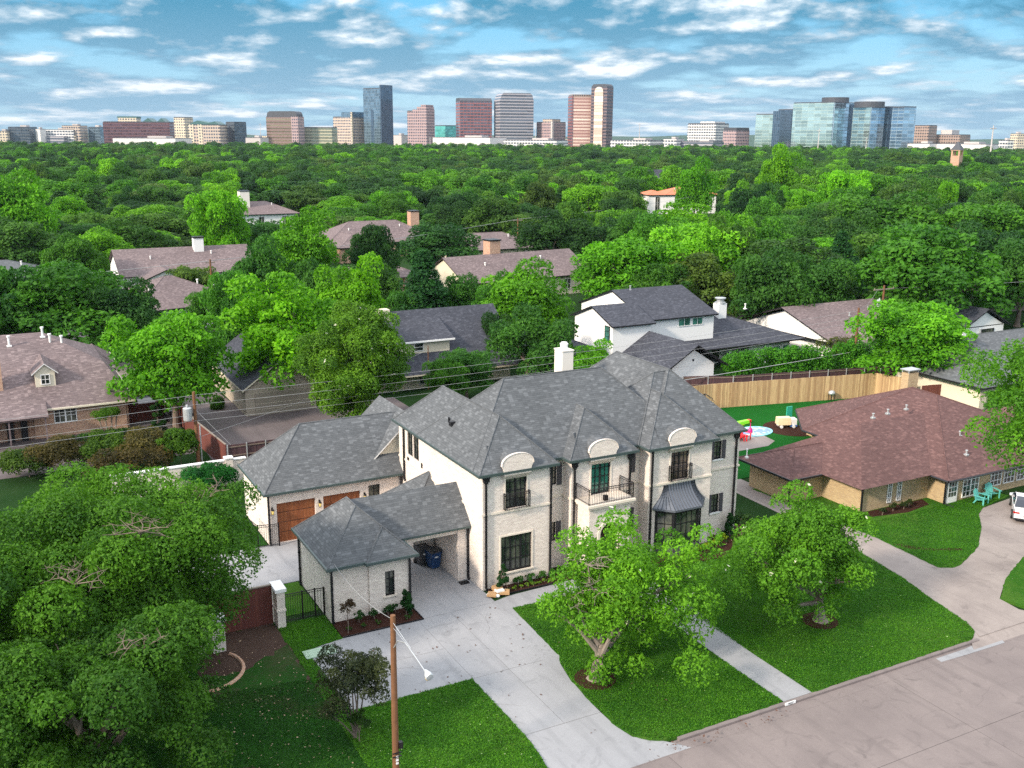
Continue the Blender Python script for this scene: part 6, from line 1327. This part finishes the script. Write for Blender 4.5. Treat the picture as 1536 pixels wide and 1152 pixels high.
t=T('broad grey tower with chamfered top corners',741,750,799,150,1490,F_grey,75,name='office_tower'); z=t.zt; m=MB(); m.prismy([(0,z),(t.wR*.05,z+7),(t.wR*.1,z+10),(t.wR*.9,z+10),(t.wR*.96,z+7),(t.wR,z)],0,t.sg*t.wL*.95); m.build('chamfered_top',F_grey,t.root)
t=T('mid-rise mauve and white block between the grey and pink towers',805,828,848,184,1500,F_mauve,45); t.block('stepped_roof',F_beige,t.zt,t.zt+5,.0,.6,.0,.6); t.block('stair_tower',F_conc,-1,t.zt+1.5,-.01,.12,-.02,.08)
t=T('lower pink banded tower beside the arched tower',852,857,888,146,1470,F_pink,78,name='office_tower'); t.block('corner_pier',F_red,-1,t.zt+2,-.02,.06,-.02,1); t.block('top_band',F_brown,t.zt,t.zt+4,0,1,0,1)
t=T('tallest pink tower with an arched central panel',886,909,918,131,1455,F_umber,30,name='office_tower'); z=t.zt
m=MB(); wl=t.wL; n=14; pts=[(0,z),(t.sg*wl*.04,z+2.5),(t.sg*wl*.14,z+4.6),(t.sg*wl*.86,z+4.6),(t.sg*wl*.96,z+2.5),(t.sg*wl,z)]
m.prismx(pts,0,t.wR); m.build('rounded_top',F_roofd,t.root)
c0=t.sg*wl*.5; r_=wl*.27; zz=z-6; m=MB(); q=[(c0-r_,8),(c0+r_,8),(c0+r_,zz)]+[(c0+r_*math.cos(math.pi*i/n),zz+r_*math.sin(math.pi*i/n)) for i in range(1,n)]+[(c0-r_,zz)]; m.prismx(q,-1.2,.2); m.build('arched_panel',F_panel,t.root)
t=T('white banded office block in the middle right skyline',1032,1073,1092,186,1500,F_white,30); t.block('penthouse',F_plain,t.zt,t.zt+3.5,.1,.9,.1,.6)
t=T('brown gridded cube beside the white banded block',1085,1104,1123,196,1400,F_mauve,45); t.block('dark_cap',F_roofd,t.zt,t.zt+4,.02,.98,.02,.98)
t=T('pale green glass slab at the left of the glass cluster',1134,1173,1181,172,1400,F_pale,15,name='glass_tower'); t.block('service_core',F_dblue,-1,t.z(1173,167),-.6,1.6,-.01,.25)
t=T('dark blue slim glass block in the gap of the cluster',1166,1186,1192,165,1440,F_dblue,30,name='glass_tower')
t=T('largest pale glass tower with a dark drum on its roof',1189,1248,1282,154,1350,F_pale,30,name='glass_tower'); t.block('blue_face',F_pblue,-1,t.zt,.0,1.002,-.012,.02); t.block('dark_fin',F_dblue,-1,t.zt-1.,.62,1.01,-.03,.1); m=MB(); m.lathe((t.wR*.45,t.sg*t.wL*.25,t.zt),[(16.5,0),(16.5,7),(0,7.1)],24); m.build('roof_drum',F_roofd,t.root)
t=T('second pale glass tower with a wide dark drum on its roof',1278,1303,1322,161,1350,F_pale,40,name='glass_tower'); t.block('blue_face',F_pblue,-1,t.zt,.0,1.002,-.012,.02); m=MB(); m.lathe((t.wR*.5,t.sg*t.wL*.5,t.zt),[(18,0),(18,7),(0,7.1)],24); m.build('roof_drum',F_roofd,t.root)
t=T('narrow dark navy glass link between two glass towers',1318,1330,1340,161,1375,F_dblue,45,name='glass_tower')
t=T('pale blue glass block at the right of the glass cluster',1336,1352,1369,161,1350,F_pblue,45,name='glass_tower')
t=T('brown banded office block right of the glass cluster',1367,1392,1403,189,1500,F_brown,25)
t=T('long low brown office block further right',1402,1440,1454,203,1520,F_brown,20); t.block('penthouse',F_conc,t.zt,t.zt+7,.1,.8,.35,.75)
t=T('long dark red glass building at the left of the skyline',163,255,264,184,1500,F_dred,15); t.block('penthouse',F_cream,t.zt,t.zt+6,.1,.7,.5,.78); t.block('penthouse_roof',F_greenroof,t.zt+6,t.zt+8,.1,.7,.49,.79)
for a,b_ in((.06,.2),(.24,.42)): m=MB(); m.prismx([(t.sg*t.wL*a,t.zt+.5),(t.sg*t.wL*b_,t.zt+.5),(t.sg*t.wL*(a+b_)/2,t.zt+6)],t.wR*.1,t.wR*.9); m.build('green_roof',F_greenroof,t.root)
t=T('narrow cream building behind the dark red one',263,278,290,177,1470,F_cream,35)
t=T('cream and striped slab with a dark wing',286,330,341,188,1400,F_beige,18); t.block('blank_end',F_cream,-1,t.zt+1,-.01,.4,.84,1.0); t.block('blank_pier',F_cream,-1,t.zt+1,-.01,.4,.56,.70)
m=MB(); m.prismx([(0,t.zt+1),(t.sg*t.wL,t.zt+1),(t.sg*t.wL*.7,t.zt+6),(t.sg*t.wL*.35,t.zt+3),(t.sg*t.wL*.15,t.zt+5)],.0,t.wR*.8); m.build('green_roof',F_greenroof,t.root)
T('dark blue glass wing right of the striped slab',340,352,369,184,1420,F_dark,60)
low=[('low cream block at the left frame edge',-6,10,18,197,F_cream),('low charcoal office block near the left edge',16,44,55,191,F_dark),('bright white slanted block near the left edge',54,60,68,194,F_plain),('long white banded garage in the left skyline',66,110,118,195,F_white),('low yellowish block in front of the banded garage',99,112,119,202,F_cream),('grey roofed block behind the banded garage',96,120,131,189,F_beige),('small blue glass block left of the dark red building',134,150,160,191,F_blue),
('long low white store in front of the dark red building',175,262,286,208,F_plain),('pale terrace of shops left of the bronze block',369,390,402,207,F_conc),('white low building below the beige columns block',510,538,560,204,F_white),('low pale shops between the blue tower and stepped tower',590,602,613,203,F_conc),
('long white shopping mall roof below the red and grey towers',650,735,760,207,F_plain),('white parking deck left of the pink towers',756,835,852,211,F_white),('long white apartment block right of the arched tower',917,975,1000,211,F_white),('second white apartment block further right',996,1015,1026,209,F_white),('grey apartment block below the white banded office',1024,1070,1086,213,F_grey),
('white warehouse at the foot of the glass cluster',1365,1395,1412,216,F_plain),('long white warehouse at the far right',1410,1480,1502,217,F_plain),('low brick school roofline near the steeple',1390,1420,1432,236,F_brown),('small white roof left of the steeple',1318,1340,1361,236,F_plain),('tiny far white tower at the right horizon',1516,1526,1536,201,F_cream),('pale low shops near the horizon at right',1500,1512,1520,211,F_white)]
for l,a,b_,c,y,mt in low: 
    t=T(l,a,b_,c,y,1330 if y>205 and y<230 else (900 if y>230 else 1600),mt,20 if (b_-a)>(c-b_)*1.6 else 45,rt=1.5)
    if y<230: t.block('rooftop_unit',F_conc,t.zt,t.zt+3,.2,.6,.2,.5)
rb=random.Random(3)
for i in range(46):
    x=rb.uniform(-20,1556); w_=rb.uniform(8,34); y=rb.uniform(205,213)+(x-768)*.0087
    T('low pale flat roofed building in the strip below the towers',x-w_/2,x+w_*.2,x+w_/2,y,rb.uniform(1560,1900),rb.choice([F_white,F_conc,F_plain,F_beige,F_grey,F_brown,F_cream]),30,rt=1.)['x'] if 0 else None
for i in range(46):
    pass
GL='low pale buildings in the strip below the towers'
for i in range(44):
    x=rb.uniform(-20,1556); w_=rb.uniform(10,34); y=rb.uniform(204,211)+(x-768)*.0087
    t=Tower('low_building','small low flat roofed building in the built-up strip at the foot of the towers','building',x-w_/2,x+w_*.2,x+w_/2,rb.uniform(1560,1950),30); t.root['group']=GL
    t.block('facade',rb.choice([F_white,F_conc,F_plain,F_beige,F_grey,F_brown,F_cream]),-1,t.z(x,y))
def mast(label,px,ytop,dist,r): 
    c=at(px,dist); zt=zof(px,ytop,dist); m=MB(); m.tube([(0,0,0),(0,0,zt*.6),(0,0,zt)],[r,r*.7,r*.35],6); m.tube([(-r*4,0,zt*.93),(r*4,0,zt*.93)],r*.4,4); o=m.build('mast',F_conc); o.location=(c[0],c[1],0); tag(o,label,'mast')
mast('tall grey transmission pole right of the steeple',1488,188,900,.9); mast('thin mast between the arched tower and the white block',959,184,1500,.7); mast('pale light mast in front of the largest glass tower',1228,193,1100,.7); mast('thin mast at the left of the bronze block',391,184,1700,.6); mast('thin mast in front of the beige block',527,184,1380,.5); mast('thin light mast left of the mid-rise mauve block',803,184,1400,.5); mast('thin light mast at the right foot of the second glass tower',1300,206,1200,.5); mast('light mast below the stepped mauve tower',645,206,1300,.5)
c=at(1438,690); r=empty('church_tower',(c[0],c[1],0),.3,'orange brick bell tower with a dark pointed roof at right','tower'); zt=zof(1438,226,690)
m=MB(); m.box(-2.6,2.6,-2.6,2.6,0,zt-3); [m.box(x-.5,x+.5,y-.5,y+.5,zt-3,zt) for x in(-2.1,2.1) for y in(-2.1,2.1)]; m.box(-2.8,2.8,-2.8,2.8,zt,zt+.5); m.build('shaft',MAT['brick_red'],r); m=MB(); k=zt+.5; [m.poly([(a[0]*3,a[1]*3,k),(b_[0]*3,b_[1]*3,k),(0,0,k+5.2)]) for a,b_ in zip(((-1,-1),(1,-1),(1,1),(-1,1)),((1,-1),(1,1),(-1,1),(-1,-1)))]; m.build('pointed_roof',F_roofd,r)
# a distant low ridge
m=MB(); n=60
for i in range(n):
    a0=CFh-.75+1.5*i/n; a1=CFh-.75+1.5*(i+1)/n; h=lambda a:23+4*math.sin(a*9)+3*math.sin(a*23+1)+1.5*math.sin(a*71)
    P=lambda a,d,z:(CP[0]+d*math.cos(a),CP[1]+d*math.sin(a),z)
    m.poly([P(a0,2700,-5),P(a1,2700,-5),P(a1,2900,h(a1)),P(a0,2900,h(a0))]); m.poly([P(a0,2900,h(a0)),P(a1,2900,h(a1)),P(a1,3100,-5),P(a0,3100,-5)])
struct('hills',m,plain('far_woods',(.03,.07,.05),.95,nscale=.01))
# ------------------------------------------------------------------ air
def set_haze(dens=.00004,col=(.66,.80,.98)):
    m=MB(); ax=np.array([math.cos(CFh),math.sin(CFh)]); 
    m.box(-3400,3400,-3400,3400,-1.0,170); o=m.build('haze',bpy.data.materials.new('haze')); o['kind']='stuff'; o['label']='thin blue evening haze over the woods'
    h=o.data.materials[0]; h.use_nodes=True; nt=h.node_tree; nt.nodes.remove(nt.nodes['Principled BSDF']); v=nt.nodes.new('ShaderNodeVolumePrincipled'); v.inputs['Color'].default_value=(*col,1); v.inputs['Density'].default_value=dens; v.inputs['Anisotropy'].default_value=.1
    nt.links.new(v.outputs[0],nt.nodes['Material Output'].inputs['Volume'])
    return o
HAZE=True
if HAZE: set_haze()
# ------------------------------------------------------------------ light and sky
EL=math.radians(28); SAZ=math.atan2(-.25,-1.0)     # towards the sun: the house's left, a little to the front
sd=Vector((math.cos(SAZ)*math.cos(EL),math.sin(SAZ)*math.cos(EL),math.sin(EL)))
L=bpy.data.lights.new('sun','SUN'); L.energy=SUN_E if 'SUN_E' in globals() else 3.4; L.angle=math.radians(6); L.color=(1,.86,.70)
lo_=bpy.data.objects.new('sun',L); COL.objects.link(lo_); lo_.rotation_euler=sd.to_track_quat('Z','Y').to_euler()
W=bpy.data.worlds.new('World'); S.world=W; W.use_nodes=True; nt=W.node_tree; bg=nt.nodes['Background']
sky=nt.nodes.new('ShaderNodeTexSky'); sky.sky_type='NISHITA'; sky.sun_disc=False; sky.sun_elevation=EL; sky.sun_rotation=math.pi/2-SAZ; sky.air_density=1.3; sky.dust_density=.6; sky.ozone_density=3
tc=N(nt,'TexCoord'); sp=N(nt,'SeparateXYZ'); lk(nt,tc.outputs['Generated'],sp.inputs[0])
# clouds on a flat layer seen in perspective
def mth(op,a,b=None):
    n=N(nt,'Math',operation=op)
    for i,v in enumerate((a,b)):
        if v is None: continue
        if isinstance(v,bpy.types.NodeSocket): lk(nt,v,n.inputs[i])
        else: n.inputs[i].default_value=v
    return n.outputs[0]
def cloudvec(dz=0,dside=0):
    z=mth('ADD',mth('MAXIMUM',mth('ADD',sp.outputs[2],dz),-.02),.10)
    az=mth('ARCTAN2',sp.outputs[1],sp.outputs[0]); 
    cb=N(nt,'CombineXYZ'); lk(nt,mth('ADD',az,dside),cb.inputs[0]); lk(nt,mth('DIVIDE',-.30,z),cb.inputs[1]); return cb.outputs[0],z
def cn(vec,sx,sy,scale,det,off=0,rough=.6,dist=.3):
    mp=N(nt,'Mapping'); mp.inputs['Scale'].default_value=(sx,sy,1); mp.inputs['Location'].default_value=(off,off*.7,off); lk(nt,vec,mp.inputs[0]); return noise(nt,scale,det,mp.outputs[0],rough,dist=dist)
v0,_=cloudvec(); v1,_=cloudvec(.009,.012)
a0=cn(v0,13.5,4.9,1,9,3.3,.56,.1); a1=cn(v1,13.5,4.9,1,9,3.3,.56,.1); big=cn(v0,4.5,2.6,1,5,8.1,.5); puff=cn(v0,9,3.6,1,3,5.7,.5)
dens=mth('ADD',mth('MULTIPLY',a0,.5),mth('MULTIPLY',big,.5))
cover=ramp(nt,dens,[(.415,0),(.50,1)])
edge=mth('MULTIPLY',mth('SUBTRACT',a0,a1),4.2)      # lit upper-left rims, shaded undersides
lit=ramp(nt,mth('ADD',mth('ADD',edge,mth('MULTIPLY',mth('SUBTRACT',puff,.5),2.2)),.16),[(.05,0),(.42,.22),(.75,.6),(1.0,1)])
up=ramp(nt,sp.outputs[2],[(0,1),(.05,.62),(.13,0)])   # nearer the horizon the layer turns paler
sh=mixc(nt,up,(.35,2.2,3.6),(2.5,4.0,5.3)); li=mixc(nt,up,(7.9,8.5,8.9),(7.0,7.3,7.6))
cc_=mixc(nt,lit,sh,li)
clear=mixc(nt,up,(.6,4.3,7.6),(3.6,5.9,7.3)); skyc=mixc(nt,.8,sky.outputs[0],clear)
final=mixc(nt,mth('MULTIPLY',cover,.95),skyc,cc_)
high=ramp(nt,sp.outputs[2],[(.17,0),(.38,1)])   # above the frame, bright white cloud added as neutral fill light
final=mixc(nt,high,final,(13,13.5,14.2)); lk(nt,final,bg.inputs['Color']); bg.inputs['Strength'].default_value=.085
S.view_settings.view_transform='Standard'; S.view_settings.look='None'; S.view_settings.exposure=EXPO if 'EXPO' in globals() else .73; S.view_settings.gamma=1
S.render.engine='CYCLES'; cy=S.cycles; cy.use_denoising=False; cy.max_bounces=6; cy.diffuse_bounces=3; cy.glossy_bounces=3; cy.transmission_bounces=4; cy.volume_bounces=0; cy.transparent_max_bounces=4; cy.use_adaptive_sampling=True; cy.adaptive_threshold=.006
cy.use_light_tree=False; cy.caustics_reflective=False; cy.caustics_refractive=False; cy.sample_clamp_indirect=3; S.render.use_persistent_data=False
try: cy.denoiser='OPENIMAGEDENOISE'; cy.denoising_input_passes='RGB_ALBEDO_NORMAL'
except Exception: pass
